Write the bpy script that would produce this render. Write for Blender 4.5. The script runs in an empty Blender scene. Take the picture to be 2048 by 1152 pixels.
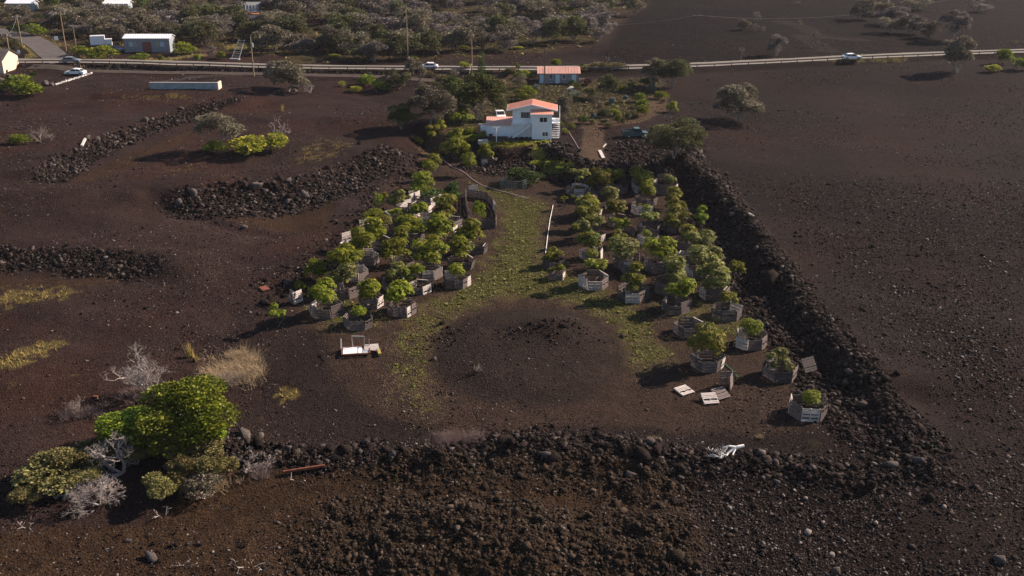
import bpy, math, random
import numpy as np
from mathutils import Vector, Matrix

S = bpy.context.scene
R = math.radians
# ------------------------------------------------------------------ camera
PITCH = 21.8; CH = 45.3; FPX = 2037.0
cd = bpy.data.cameras.new("camera"); cam = bpy.data.objects.new("camera", cd)
S.collection.objects.link(cam); S.camera = cam
cam.location = (0, 0, CH); cam.rotation_euler = (R(90 - PITCH), 0, 0)
cd.sensor_width = 36; cd.lens = FPX / 2048 * 36; cd.clip_start = 0.5; cd.clip_end = 6000
# ------------------------------------------------------------------ light
SUN_EL = 30.0; SUN_AZ = 25.0        # azimuth from +X towards +Y
w = bpy.data.worlds.new("World"); S.world = w; w.use_nodes = True
nt = w.node_tree; bg = nt.nodes["Background"]
sky = nt.nodes.new("ShaderNodeTexSky"); sky.sky_type = 'NISHITA'; sky.sun_disc = False
sky.sun_elevation = R(SUN_EL); sky.sun_rotation = R(90 - SUN_AZ); sky.air_density = 1.0; sky.dust_density = 0.6
nt.links.new(sky.outputs[0], bg.inputs[0]); bg.inputs[1].default_value = 0.058
sl = bpy.data.lights.new("sun", 'SUN'); sl.energy = 5.0; sl.angle = R(0.5); sl.color = (1.0, 0.83, 0.68)
so = bpy.data.objects.new("sun", sl); S.collection.objects.link(so)
sd = Vector((math.cos(R(SUN_EL)) * math.cos(R(SUN_AZ)), math.cos(R(SUN_EL)) * math.sin(R(SUN_AZ)), math.sin(R(SUN_EL))))
so.rotation_euler = sd.to_track_quat('Z', 'Y').to_euler(); so.location = (60, 40, 80)
S.view_settings.view_transform = 'Standard'; S.view_settings.look = 'None'
S.view_settings.exposure = 1.12; S.view_settings.gamma = 1.0
S.render.engine = 'CYCLES'
S.cycles.max_bounces = 5; S.cycles.diffuse_bounces = 2; S.cycles.transparent_max_bounces = 6
S.cycles.use_denoising = True

rnd = random.Random(7); npr = np.random.default_rng(7)

# ------------------------------------------------------------------ noise and terrain
_lat = {}
def vnoise(x, y, scale, seed=0):
    if seed not in _lat: _lat[seed] = np.random.default_rng(1000 + seed).random((256, 256)).astype(np.float32)
    L = _lat[seed]; x = np.asarray(x, dtype=np.float64) / scale + 1000; y = np.asarray(y, dtype=np.float64) / scale + 1000
    xi = np.floor(x).astype(int); yi = np.floor(y).astype(int); fx = x - xi; fy = y - yi
    fx = fx * fx * (3 - 2 * fx); fy = fy * fy * (3 - 2 * fy)
    a = L[yi & 255, xi & 255]; b = L[yi & 255, (xi + 1) & 255]; c = L[(yi + 1) & 255, xi & 255]; d = L[(yi + 1) & 255, (xi + 1) & 255]
    return (a * (1 - fx) + b * fx) * (1 - fy) + (c * (1 - fx) + d * fx) * fy
def fbm(x, y, scale, seed=0, oct=4, gain=0.5):
    s = 0; a = 1; t = 0
    for k in range(oct):
        s = s + a * vnoise(x, y, scale / 2 ** k, seed + k); t += a; a *= gain
    return s / t
def sst(a, b, x):
    t = np.clip((x - a) / (b - a), 0, 1); return t * t * (3 - 2 * t)
cp, sp = math.cos(R(PITCH)), math.sin(R(PITCH))
def ray(px, py):
    u = (px - 1024) / FPX; v = -(py - 576) / FPX
    return Vector((u, cp + v * sp, -sp + v * cp))
def PZ(px, py, z=0.0):
    d = ray(px, py); t = (z - CH) / d.z
    return (d.x * t, d.y * t)
GX0, GY0, GD, GNX, GNY = -320.0, -10.0, 0.5, 1280, 1260
gx = GX0 + GD * np.arange(GNX); gy = GY0 + GD * np.arange(GNY)
GXX, GYY = np.meshgrid(gx, gy)
def pip(poly):
    ins = np.zeros(GXX.shape, bool); n = len(poly)
    for i in range(n):
        x1, y1 = poly[i]; x2, y2 = poly[(i + 1) % n]
        if y1 == y2: continue
        c = (GYY > y1) != (GYY > y2)
        ins ^= c & (GXX < (x2 - x1) * (GYY - y1) / (y2 - y1) + x1)
    return ins
def zpoly(pts, z): return pip([PZ(a, b, z) for a, b in pts])
def blur(a, r):
    r = max(1, int(round(r / GD)))
    for ax in (0, 1):
        for _ in range(2):
            p = np.pad(a, [(r + 1, r) if k == ax else (0, 0) for k in (0, 1)], mode='edge')
            c = np.cumsum(p, axis=ax)
            a = (np.take(c, np.arange(2 * r + 1, c.shape[ax]), axis=ax) - np.take(c, np.arange(0, c.shape[ax] - 2 * r - 1), axis=ax)) / (2 * r + 1)
    return a
def wline(pts, z): return [PZ(a, b, z) for a, b in pts]
def dline(line, X=None, Y=None):
    """distance to a polyline and the side (+ left of its direction)"""
    X = GXX if X is None else X; Y = GYY if Y is None else Y
    best = np.full(np.shape(X), 1e9); side = np.zeros(np.shape(X)); tt = np.zeros(np.shape(X))
    for i in range(len(line) - 1):
        ax, ay = line[i]; bx, by = line[i + 1]; dx, dy = bx - ax, by - ay; L2 = dx * dx + dy * dy + 1e-9
        t = np.clip(((X - ax) * dx + (Y - ay) * dy) / L2, 0, 1)
        d = np.hypot(X - ax - t * dx, Y - ay - t * dy); m = d < best
        best = np.where(m, d, best); side = np.where(m, np.sign(dx * (Y - ay) - dy * (X - ax)), side); tt = np.where(m, (i + t) / (len(line) - 1), tt)
    return best, side, tt

BERM_R = [(1330, 338), (1385, 350), (1440, 405), (1500, 475), (1560, 565), (1640, 655), (1720, 740), (1785, 815), (1840, 890)]
BERM_F = [(430, 885), (520, 905), (620, 915), (760, 905), (880, 915), (1000, 885), (1200, 890), (1300, 900), (1400, 915), (1600, 935), (1750, 950), (1860, 950)]
BANK1 = [(80, 345), (150, 300), (230, 262), (320, 230), (400, 214), (470, 206)]
BANK2 = [(372, 385), (450, 372), (560, 362), (640, 350), (710, 325), (785, 300)]
BANK3 = [(-300, 505), (0, 505), (100, 503), (200, 508), (300, 520)]
Z0 = np.zeros(GXX.shape)
def setz(pts, z): Z0[zpoly(pts, z)] = z
RZ = 1.6
setz([(1355, 335), (1440, 410), (1530, 520), (1620, 620), (1720, 720), (1790, 800), (1830, 850), (1900, 870), (2600, 850), (3600, 300), (3600, 60), (1380, 60)], RZ)
setz([(1745, 790), (1900, 960), (1990, 1400), (4200, 1400), (3600, 760)], .35)
setz([(-1500, 500), (0, 503), (200, 508), (300, 522), (370, 560), (470, 585), (560, 550), (640, 500), (720, 430), (790, 360), (830, 310), (880, 200), (900, 60), (-3000, 60)], 1.0)
setz([(-1500, 400), (100, 400), (372, 384), (450, 371), (560, 361), (640, 349), (710, 324), (785, 299), (860, 230), (880, 60), (-3000, 60)], 2.8)
setz([(-1500, 350), (80, 344), (150, 299), (230, 261), (320, 229), (400, 213), (500, 203), (560, 190), (640, 60), (-3000, 60)], 4.2)
setz([(850, 262), (935, 287), (1000, 296), (1095, 294), (1118, 318), (1160, 338), (1240, 345), (1340, 345), (1400, 320), (1420, 200), (1450, 60), (850, 60)], 2.8)
far = GYY > PZ(1024, 168, 3.2)[1]; Z0[far] = 3.4
ZS = blur(Z0, 1.2); ZH = blur(Z0, 9.0)
msk = np.zeros(GXX.shape)
for ln, z, wd in ((BERM_R, 1.6, 5), (BANK1, 4.2, 5), (BANK2, 2.6, 6), (BANK3, 1.0, 5), ([(900, 270), (935, 287), (1000, 296), (1095, 294), (1118, 318), (1160, 338), (1240, 345), (1340, 345)], 2.8, 5)):
    d, _, _ = dline(wline(ln, z)); msk = np.maximum(msk, 1 - sst(wd, wd + 7, d))
Z = ZH * (1 - msk) + ZS * msk
# foreground drop
fr = blur(zpoly([(-900, 975), (440, 945), (640, 955), (1000, 930), (1400, 950), (1640, 985), (1850, 1060), (1850, 3000), (-900, 3000)], 0).astype(float), 2.0)
Z -= 0.8 * fr
# right berm
LB = wline(BERM_R, 1.6); d, s, t = dline(LB)
rug = fbm(GXX, GYY, 5, 3, 4)
Z += (np.exp(-((d + 1.2 * (fbm(GXX, GYY, 7, 35, 3) - .5)).clip(0) / np.where(s > 0, 2.6, 1.6)) ** 2) * (1.15 + 2.6 * (rug - .5))) * sst(-2.0, 6, t * 100) * (1 - .6 * sst(.8, 1, t))
LF = wline(BERM_F, 0.2); dF, sF, tF = dline(LF)
Z += np.exp(-(dF / 1.7) ** 2) * (0.45 + 1.5 * (fbm(GXX, GYY, 3.2, 11, 3) - .5))
for ln, z, a in ((BANK1, 4.2, .5), (BANK2, 2.6, .5), (BANK3, 1.0, .35)):
    d, s, t = dline(wline(ln, z)); Z += np.exp(-(d / 3.5) ** 2) * a * (fbm(GXX, GYY, 3.2, 17, 3) - .5) * 1.6
# pit below bank2
px_, py_ = PZ(520, 425, 1.0); Z -= 0.9 * np.exp(-(((GXX - px_) / 11) ** 2 + ((GYY - py_) / 7) ** 2))
# mounds
mx, my = PZ(1060, 705); q = np.hypot((GXX - mx) / 10.6, (GYY - my) / 12.8)
Z += 0.5 * (1 - sst(.55, 1.0, q)) + 0.25 * (1 - sst(0, 1, q)) + .25 * (1 - sst(.6, 1, q)) * (fbm(GXX, GYY, 4, 23, 3) - .5)
mx2, my2 = PZ(1110, 672); Z += 1.3 * np.exp(-(((GXX - mx2) / 3.8) ** 2 + ((GYY - my2) / 2.8) ** 2))
bx, by = PZ(960, 1090, -.8); Z += 1.2 * np.exp(-(((GXX - bx) / 8.5) ** 4 + ((GYY - by) / 4.5) ** 4)) * (.75 + .5 * fbm(GXX, GYY, 3, 29, 3))
bx, by = PZ(1290, 1090, -.8); Z += 1.0 * np.exp(-(((GXX - bx) / 4.2) ** 4 + ((GYY - by) / 3.8) ** 4)) * (.6 + .8 * fbm(GXX, GYY, 2, 31, 3))
nl = sst(-8, -22, GXX) * sst(70, 85, GYY)
Z += nl * (1.3 * (fbm(GXX, GYY, 16, 201, 3) - .5) + .5 * (fbm(GXX, GYY, 5, 205, 3) - .5))
for ln, z, dp, wd in (([(185, 197), (280, 194), (370, 197)], 4.2, .9, 2.2), ([(300, 405), (380, 430), (460, 452), (545, 462)], 1.0, .5, 1.5), ([(0, 545), (160, 548), (280, 560)], 0.4, .4, 2.5)):
    d, _, _ = dline(wline(ln, z)); Z -= dp * np.exp(-(d / wd) ** 2)
pm = blur((zpoly([(540, 1300), (600, 1010), (760, 970), (1000, 930), (1390, 925), (1400, 1300)], -.6)).astype(float), 2.0)
Z += pm * (1.5 * (fbm(GXX, GYY, 5.5, 211, 4, .6) - .5)); bx, by = PZ(1235, 1065, -.8); Z -= .8 * np.exp(-(((GXX - bx) / 2.6) ** 2 + ((GYY - by) / 1.8) ** 2))
# roads
HIGHWAY = [(-900, 118), (-300, 122), (30, 127), (200, 127.5), (400, 132), (560, 137), (700, 139), (850, 140), (1000, 141), (1130, 141), (1250, 139), (1400, 134), (1550, 127), (1700, 120), (1850, 114), (2048, 108), (2400, 94), (3000, 75)]
LOWROAD = [(60, 140), (200, 147), (400, 150), (600, 153), (760, 157), (860, 163), (930, 172)]
SIDE = [(130, 130), (105, 115), (88, 100), (62, 86), (34, 76), (0, 70), (-60, 62)]
HZ, LZ = 4.3, 3.7
LHW = wline(HIGHWAY, HZ); d, _, _ = dline(LHW); k = 1 - sst(3.2, 5.0, d); ZHW = k
LLR = wline(LOWROAD, LZ); d, _, _ = dline(LLR); k = 1 - sst(2.2, 3.6, d); Z = Z * (1 - k) + LZ * k; Z = Z * (1 - ZHW) + HZ * ZHW
LSD = wline(SIDE, HZ); d, _, _ = dline(LSD); k = 1 - sst(4, 9, d); Z = Z * (1 - k) + HZ * k
# hillside rise, flat pads
Z += np.clip(GYY - 205, 0, None) * 0.012
hx, hy = PZ(1062, 279, 2.8)
k = 1 - sst(6.0, 8.0, np.maximum(np.abs(GXX - hx + 2), np.abs(GYY - hy - 4) * 1.05)); Z = Z * (1 - k) + 2.8 * k
Z += .12 * (fbm(GXX, GYY, 9, 41, 3) - .5) * 2
def bil(A, x, y):
    fx = np.clip((np.asarray(x, dtype=float) - GX0) / GD, 0, GNX - 1.001); fy = np.clip((np.asarray(y, dtype=float) - GY0) / GD, 0, GNY - 1.001)
    xi = fx.astype(int); yi = fy.astype(int); fx = fx - xi; fy = fy - yi
    return (A[yi, xi] * (1 - fx) + A[yi, xi + 1] * fx) * (1 - fy) + (A[yi + 1, xi] * (1 - fx) + A[yi + 1, xi + 1] * fx) * fy
# roughness map (rubble)
ROUGH = np.full(GXX.shape, .12)
C_dk0 = blur(zpoly([(1190, 122), (1400, 128), (1700, 112), (2048, 102), (3000, 60), (3000, -80), (1340, -80), (1240, 60)], 4.4).astype(float), 4) * (GYY > 250)
def addrough(line, z, wd, v, off=0):
    global ROUGH
    d, s, t = dline(wline(line, z)); ROUGH = np.maximum(ROUGH, v * (1 - sst(wd * .6, wd, d)))
def linemask(line, z, wl, wr):
    d, s, t = dline(wline(line, z)); wdt = np.where(s > 0, wl, wr); return 1 - sst(.7, 1.0, d / wdt)
M_BR = linemask([(1400, 355)] + BERM_R[2:], 1.0, 2.2, 6.0) if False else None
dd, ss_, _ = dline(wline([(1335, 345), (1400, 365), (1425, 420), (1470, 490), (1530, 580), (1600, 670), (1680, 765), (1740, 830), (1800, 890)], .8)); M_BR = 1 - sst(2.2, 5.2, dd + 2.4 * (fbm(GXX, GYY, 5, 36, 3) - .5))
M_BF = (1 - sst(.5, 2.6, dF + 2.6 * (fbm(GXX, GYY, 4, 90, 3) - .5))) * (1 - .8 * np.exp(-((tF - .33) / .06) ** 2))
dd, _, _ = dline(wline([(100, 355), (165, 312), (245, 275), (330, 242), (410, 222), (470, 210)], 3.3)); M_B1 = 1 - sst(.5, 4.6, dd * (1 + .9 * sst(.55, 1, _) + .6 * fbm(GXX, GYY, 6, 88, 2)))
dd, _, _ = dline(wline([(395, 400), (470, 398), (570, 390), (650, 372), (715, 345), (785, 308)], 1.8)); M_B2 = 1 - sst(1.0, 6.0, dd * (1 + .7 * sst(.6, 1, _)) + 3 * (fbm(GXX, GYY, 6, 89, 2) - .5))
dd, _, _ = dline(wline([(-300, 520), (0, 520), (100, 518), (200, 524), (290, 533)], .5)); M_B3 = 1 - sst(.8, 4.2, dd + 2 * (fbm(GXX, GYY, 6, 87, 2) - .5))
dd, _, _ = dline(wline([(955, 318), (1000, 328), (1050, 322), (1100, 308), (1130, 340), (1190, 352), (1280, 352), (1350, 352)], 1.4)); M_BH = 1 - sst(1.5, 4.2, dd)
M_BH2 = blur(zpoly([(1230, 290), (1290, 280), (1330, 290), (1400, 290), (1400, 335), (1240, 335)], 2.6).astype(float), 1.0)
dd, _, _ = dline(wline([(60, 137), (200, 138), (400, 142), (600, 146), (800, 148)], 3.9)); M_BW = 1 - sst(1.4, 2.4, dd)
M_PL = blur((zpoly([(560, 1160), (640, 1010), (780, 985), (980, 985), (1060, 1010), (1100, 1030), (1380, 1020), (1395, 1170)], -.4) | zpoly([(1080, 905), (1380, 900), (1390, 1010), (1250, 990), (1130, 960)], 0) | zpoly([(700, 925), (850, 908), (1000, 905), (1100, 920), (1150, 965), (900, 960), (740, 960)], -.2)).astype(float), 1.0)
M_SL = blur(zpoly([(560, 590), (500, 640), (540, 560), (620, 520), (700, 440), (760, 370), (830, 300), (850, 320), (790, 370), (720, 450), (640, 530)], .6).astype(float), 1.5)
ROUGH = np.maximum.reduce([ROUGH, fr * .32, C_dk0 * .5, M_BR * .9, M_BF * .9, M_B1 * .8, M_B2 * .9, M_B3 * .7, M_BH * .8, M_BH2 * .6, M_BW * .6, M_PL * 1.15, M_SL * .4])
def micro(x, y):
    r = bil(ROUGH, x, y)
    a = fbm(x, y, 1.1, 51, 3, .6); b = np.abs(fbm(x, y, .7, 57, 2) - .5) * 2
    return r * ((a - .5) * .75 + (.5 - b) * .28)
def H(x, y): return bil(Z, x, y)
def Hf(x, y): return H(x, y) + micro(x, y)
def P(px, py):
    z = 2.0
    for _ in range(14):
        x, y = PZ(px, py, z); z = z * .4 + float(H(x, y)) * .6
    return Vector((x, y, float(Hf(x, y))))
def sc(p):
    """pixels of the photograph per metre at a point"""
    return FPX / (p.y * cp + (CH - p.z) * sp)

# ------------------------------------------------------------------ materials
def nmat(name):
    m = bpy.data.materials.new(name); m.use_nodes = True
    return m, m.node_tree, m.node_tree.nodes["Principled BSDF"]
def mat(name, col, rough=.7, metal=0, noise=.12, nscale=3.0, spec=.3, stretch=None, bump=0):
    m, t, b = nmat(name); N = t.nodes.new; L = t.links.new
    b.inputs["Roughness"].default_value = rough; b.inputs["Metallic"].default_value = metal; b.inputs["Specular IOR Level"].default_value = spec
    tc = N("ShaderNodeTexCoord"); mp = N("ShaderNodeMapping"); L(tc.outputs["Object"], mp.inputs[0])
    if stretch: mp.inputs["Scale"].default_value = stretch
    nz = N("ShaderNodeTexNoise"); nz.inputs["Scale"].default_value = nscale; nz.inputs["Detail"].default_value = 4; L(mp.outputs[0], nz.inputs[0])
    rp = N("ShaderNodeMapRange"); rp.inputs[1].default_value = .3; rp.inputs[2].default_value = .7
    rp.inputs[3].default_value = 1 - noise; rp.inputs[4].default_value = 1 + noise; L(nz.outputs[0], rp.inputs[0])
    mx = N("ShaderNodeVectorMath"); mx.operation = 'SCALE'; mx.inputs[0].default_value = col[:3]; L(rp.outputs[0], mx.inputs["Scale"])
    L(mx.outputs[0], b.inputs["Base Color"])
    if bump:
        bp = N("ShaderNodeBump"); bp.inputs["Strength"].default_value = bump; bp.inputs["Distance"].default_value = .05; L(nz.outputs[0], bp.inputs["Height"]); L(bp.outputs[0], b.inputs["Normal"])
    return m
def leafmat(name, c1, c2, c3=None, transl=.25, var=.25):
    """leaf colours vary from leaf to leaf and a little from plant to plant"""
    m, t, b = nmat(name); N = t.nodes.new; L = t.links.new
    g = N("ShaderNodeNewGeometry"); cr = N("ShaderNodeValToRGB"); L(g.outputs["Random Per Island"], cr.inputs[0])
    e = cr.color_ramp.elements; e[0].color = (*c1, 1); e[1].color = (*c2, 1); e[1].position = .8 if c3 else 1
    if c3: x = e.new(.93); x.color = (*c3, 1)
    oi = N("ShaderNodeObjectInfo"); mr = N("ShaderNodeMapRange"); mr.inputs[3].default_value = 1 - var; mr.inputs[4].default_value = 1 + var; L(oi.outputs["Random"], mr.inputs[0])
    hs = N("ShaderNodeHueSaturation"); L(cr.outputs[0], hs.inputs["Color"]); L(mr.outputs[0], hs.inputs["Value"])
    mh = N("ShaderNodeMapRange"); mh.inputs[3].default_value = .485; mh.inputs[4].default_value = .515; L(oi.outputs["Random"], mh.inputs[0]); L(mh.outputs[0], hs.inputs["Hue"])
    tc = N("ShaderNodeTexCoord"); nz = N("ShaderNodeTexNoise"); nz.inputs["Scale"].default_value = 5.5; nz.inputs["Detail"].default_value = 2; L(tc.outputs["Object"], nz.inputs[0])
    mv = N("ShaderNodeMapRange"); mv.inputs[1].default_value = .35; mv.inputs[2].default_value = .65; mv.inputs[3].default_value = .62; mv.inputs[4].default_value = 1.32; L(nz.outputs[0], mv.inputs[0])
    mm = N("ShaderNodeMath"); mm.operation = 'MULTIPLY'; L(mr.outputs[0], mm.inputs[0]); L(mv.outputs[0], mm.inputs[1]); L(mm.outputs[0], hs.inputs["Value"])
    L(hs.outputs[0], b.inputs["Base Color"]); b.inputs["Roughness"].default_value = .6; b.inputs["Specular IOR Level"].default_value = .14
    tr = N("ShaderNodeBsdfTranslucent"); L(hs.outputs[0], tr.inputs[0]); ms = N("ShaderNodeMixShader"); ms.inputs[0].default_value = transl
    out = t.nodes["Material Output"]; L(b.outputs[0], ms.inputs[1]); L(tr.outputs[0], ms.inputs[2]); L(ms.outputs[0], out.inputs[0])
    return m
def rockmat(name, stops, rough=.9, spec=.06):
    m, t, b = nmat(name); N = t.nodes.new; L = t.links.new
    g = N("ShaderNodeNewGeometry"); cr = N("ShaderNodeValToRGB"); L(g.outputs["Random Per Island"], cr.inputs[0])
    e = cr.color_ramp.elements; e[0].position, e[0].color = stops[0][0], (*stops[0][1], 1); e[1].position, e[1].color = stops[1][0], (*stops[1][1], 1)
    for p_, c_ in stops[2:]: x = e.new(p_); x.color = (*c_, 1)
    tc = N("ShaderNodeTexCoord"); nz = N("ShaderNodeTexNoise"); nz.inputs["Scale"].default_value = 9; nz.inputs["Detail"].default_value = 5; L(tc.outputs["Object"], nz.inputs[0])
    mr = N("ShaderNodeMapRange"); mr.inputs[1].default_value = .3; mr.inputs[2].default_value = .7; mr.inputs[3].default_value = .45; mr.inputs[4].default_value = 1.6; L(nz.outputs[0], mr.inputs[0])
    hs = N("ShaderNodeHueSaturation"); L(cr.outputs[0], hs.inputs["Color"]); L(mr.outputs[0], hs.inputs["Value"]); L(hs.outputs[0], b.inputs["Base Color"])
    bp = N("ShaderNodeBump"); bp.inputs["Strength"].default_value = 1; bp.inputs["Distance"].default_value = .14; L(nz.outputs[0], bp.inputs["Height"]); L(bp.outputs[0], b.inputs["Normal"])
    b.inputs["Roughness"].default_value = rough; b.inputs["Specular IOR Level"].default_value = spec
    return m
M = {}
# ground: colour attribute (what the soil is made of) x fine grain, bump
m, t, b = nmat("lava_ground"); N = t.nodes.new; L = t.links.new
at = N("ShaderNodeAttribute"); at.attribute_name = "soil"
tc = N("ShaderNodeTexCoord")
n1 = N("ShaderNodeTexNoise"); n1.inputs["Scale"].default_value = 4.5; n1.inputs["Detail"].default_value = 8; n1.inputs["Roughness"].default_value = .72; L(tc.outputs["Object"], n1.inputs[0])
vo = N("ShaderNodeTexVoronoi"); vo.inputs["Scale"].default_value = 5.5; L(tc.outputs["Object"], vo.inputs["Vector"])
vr = N("ShaderNodeMapRange"); vr.inputs[3].default_value = .72; vr.inputs[4].default_value = 1.35; sx = N("ShaderNodeSeparateColor"); L(vo.outputs["Color"], sx.inputs[0]); L(sx.outputs[0], vr.inputs[0])
mr = N("ShaderNodeMapRange"); mr.inputs[1].default_value = .32; mr.inputs[2].default_value = .68; mr.inputs[3].default_value = .38; mr.inputs[4].default_value = 1.7; L(n1.outputs[0], mr.inputs[0])
mu = N("ShaderNodeMath"); mu.operation = 'MULTIPLY'; L(vr.outputs[0], mu.inputs[0]); L(mr.outputs[0], mu.inputs[1])
vm = N("ShaderNodeVectorMath"); vm.operation = 'SCALE'; L(at.outputs["Color"], vm.inputs[0]); L(mu.outputs[0], vm.inputs["Scale"]); L(vm.outputs[0], b.inputs["Base Color"])
ad = N("ShaderNodeMath"); ad.operation = 'MULTIPLY_ADD'; L(vo.outputs["Distance"], ad.inputs[0]); ad.inputs[1].default_value = -.8; L(n1.outputs[0], ad.inputs[2])
bp = N("ShaderNodeBump"); bp.inputs["Strength"].default_value = .8; bp.inputs["Distance"].default_value = .16; L(ad.outputs[0], bp.inputs["Height"]); L(bp.outputs[0], b.inputs["Normal"])
b.inputs["Roughness"].default_value = 1; b.inputs["Specular IOR Level"].default_value = .04
M['ground'] = m
M['lava'] = rockmat("lava_rock", [(0, (.006, .0045, .004)), (.6, (.020, .014, .012)), (.88, (.046, .034, .030)), (1, (.105, .086, .079))])
M['gravel'] = rockmat("cinder_gravel", [(0, (.010, .0065, .0055)), (.55, (.025, .017, .0145)), (.85, (.055, .041, .037)), (.97, (.20, .17, .155))])
M['clinker'] = rockmat("brown_clinker", [(0, (.013, .008, .0045)), (.6, (.030, .0185, .0105)), (.9, (.050, .033, .022)), (1, (.08, .062, .05))], .9, .15)
M['boulder'] = rockmat("grey_boulder", [(0, (.035, .029, .027)), (1, (.12, .10, .094))])
for k, (a, b_, c_, tr) in dict(
    mango=((.055, .090, .006), (.225, .250, .018), (.30, .22, .03), .3),
    mango2=((.056, .080, .010), (.225, .220, .030), (.30, .19, .04), .3),
    mangopale=((.080, .100, .022), (.235, .235, .060), (.27, .25, .10), .28),
    citrus=((.060, .100, .008), (.200, .230, .020), (.30, .28, .03), .3),
    redleaf=((.035, .075, .010), (.110, .150, .016), (.30, .035, .02), .25),
    scrub=((.075, .064, .044), (.180, .155, .105), (.26, .225, .16), .28),
    scrubgrey=((.105, .088, .080), (.23, .195, .178), None, .25),
    scrubdark=((.050, .054, .020), (.135, .135, .055), None, .3),
    olive=((.075, .066, .022), (.190, .160, .060), (.24, .20, .08), .25),
    bright=((.055, .090, .006), (.180, .220, .018), (.27, .28, .03), .3),
    darkgreen=((.024, .040, .010), (.095, .115, .026), (.15, .14, .04), .25),
    dark=((.018, .042, .007), (.070, .115, .016), None, .2),
    yellow=((.13, .15, .012), (.30, .29, .03), (.36, .27, .05), .3),
    pine=((.045, .070, .014), (.150, .175, .040), None, .3),
    silver=((.09, .11, .085), (.18, .20, .15), None, .15),
    purple=((.05, .02, .02), (.11, .04, .04), None, .1),
    strelitz=((.02, .06, .015), (.10, .17, .04), None, .2)).items():
    M[k] = leafmat("leaves_" + k, a, b_, c_, tr)
M['bark'] = mat("bark", (.11, .085, .065), .9, 0, .3, 6)
M['greybark'] = mat("bleached_bark", (.29, .245, .225), .85, 0, .3, 5)
M['twig'] = mat("dry_twigs", (.24, .19, .16), .9, 0, .3, 4)
M['tan'] = mat("dry_tan_grass", (.34, .25, .15), .9, 0, .3, 4)
M['mauve'] = mat("dry_mauve_grass", (.20, .14, .125), .9, 0, .3, 4)
M['gold'] = mat("gold_grass", (.34, .25, .08), .85, 0, .35, 3)
M['weed'] = leafmat("weed_leaves", (.07, .075, .014), (.19, .18, .04), (.24, .20, .08), .3)
M['wood_a'] = mat("weathered_pallet_wood", (.15, .12, .112), .85, 0, .45, 3.0, .2, (1, 1, 9))
M['wood_b'] = mat("dark_pallet_wood", (.085, .070, .066), .88, 0, .4, 3.0, .2, (1, 1, 9))
M['wood_c'] = mat("bleached_sunlit_pallet_wood", (.48, .42, .39), .8, 0, .35, 3.0, .25, (1, 1, 9))  # bleached wood, whitened further to paint pallets as sunlit
M['white'] = mat("white_painted_siding", (.80, .82, .88), .55, 0, .05, 2)
M['trimwhite'] = mat("white_trim_paint", (.82, .82, .84), .5, 0, .04, 2)
M['coral'] = mat("coral_roof_metal", (.78, .37, .27), .45, 0, .08, .8)
M['coral2'] = mat("faded_coral_roof", (.66, .36, .29), .55, 0, .12, .8)
M['concrete'] = mat("grey_concrete", (.42, .40, .38), .85, 0, .15, 1.5, .2, None, .1)
M['block'] = mat("concrete_blockwork", (.26, .30, .33), .85, 0, .2, 1.2)
M['glass'] = mat("dark_window_glass", (.03, .035, .04), .12, 0, .1, 2, .6)
M['dark'] = M['dark']; M['shadeblack'] = mat("dark_interior_and_black_parts", (.03, .025, .022), .8)  # paints shade in the house opening; plain black on truck and lid
M['asphalt'] = mat("worn_asphalt", (.085, .072, .068), .9, 0, .2, .6, .2)
M['paleasphalt'] = mat("pale_highway_surface", (.155, .13, .11), .9, 0, .12, .5, .2)
M['paint'] = mat("road_paint", (.5, .48, .42), .8)
M['dirtroad'] = mat("compacted_cinder_road", (.055, .042, .035), .95, 0, .25, .8, .1)
M['steel'] = mat("galvanised_steel", (.35, .34, .33), .5, .5, .12, 3)
M['rust'] = mat("rusted_metal", (.15, .05, .028), .85, .1, .4, 2.5)
M['pole'] = mat("timber_pole", (.27, .19, .12), .85, 0, .25, 3, .2, (1, 1, .2))
M['darkpole'] = mat("dark_pole_timber", (.07, .05, .04), .85, 0, .25, 3, .2)
M['shedgrey'] = mat("shed_grey_cladding", (.23, .24, .27), .7, 0, .15, 1.5)
M['zinc'] = mat("white_metal_roof", (.80, .80, .84), .4, .1, .04, .7)
M['door'] = mat("red_brown_door", (.20, .07, .05), .7)
M['bluewhite'] = mat("pale_blue_paint", (.50, .60, .68), .5)
M['carwhite'] = mat("white_car_paint", (.78, .78, .80), .25, 0, .02, 2, .6)
M['cargrey'] = mat("grey_car_paint", (.22, .23, .24), .3, .3, .05, 2, .6)
M['teal'] = mat("dark_teal_paint", (.035, .075, .085), .4, 0, .25, 2, .5)
M['tyre'] = mat("tyre_rubber", (.02, .02, .02), .9)
M['hose'] = mat("bleached_pink_hose", (.48, .34, .32), .6)
M['pvc'] = mat("white_plastic_pipe", (.75, .72, .68), .45)
M['orange'] = mat("orange_container_paint", (.40, .12, .05), .6, 0, .2, 1)
M['green'] = mat("green_post_paint", (.03, .16, .09), .6)
M['cream'] = mat("cream_house_wall", (.55, .42, .34), .7)
M['rail'] = mat("weathered_rail", (.13, .12, .115), .6, .3, .2, 2)
M['mural'] = mat("faded_mural_paint", (.42, .50, .58), .8); M['mural2'] = mat("faded_ochre_mural", (.38, .34, .22), .8)

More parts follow.
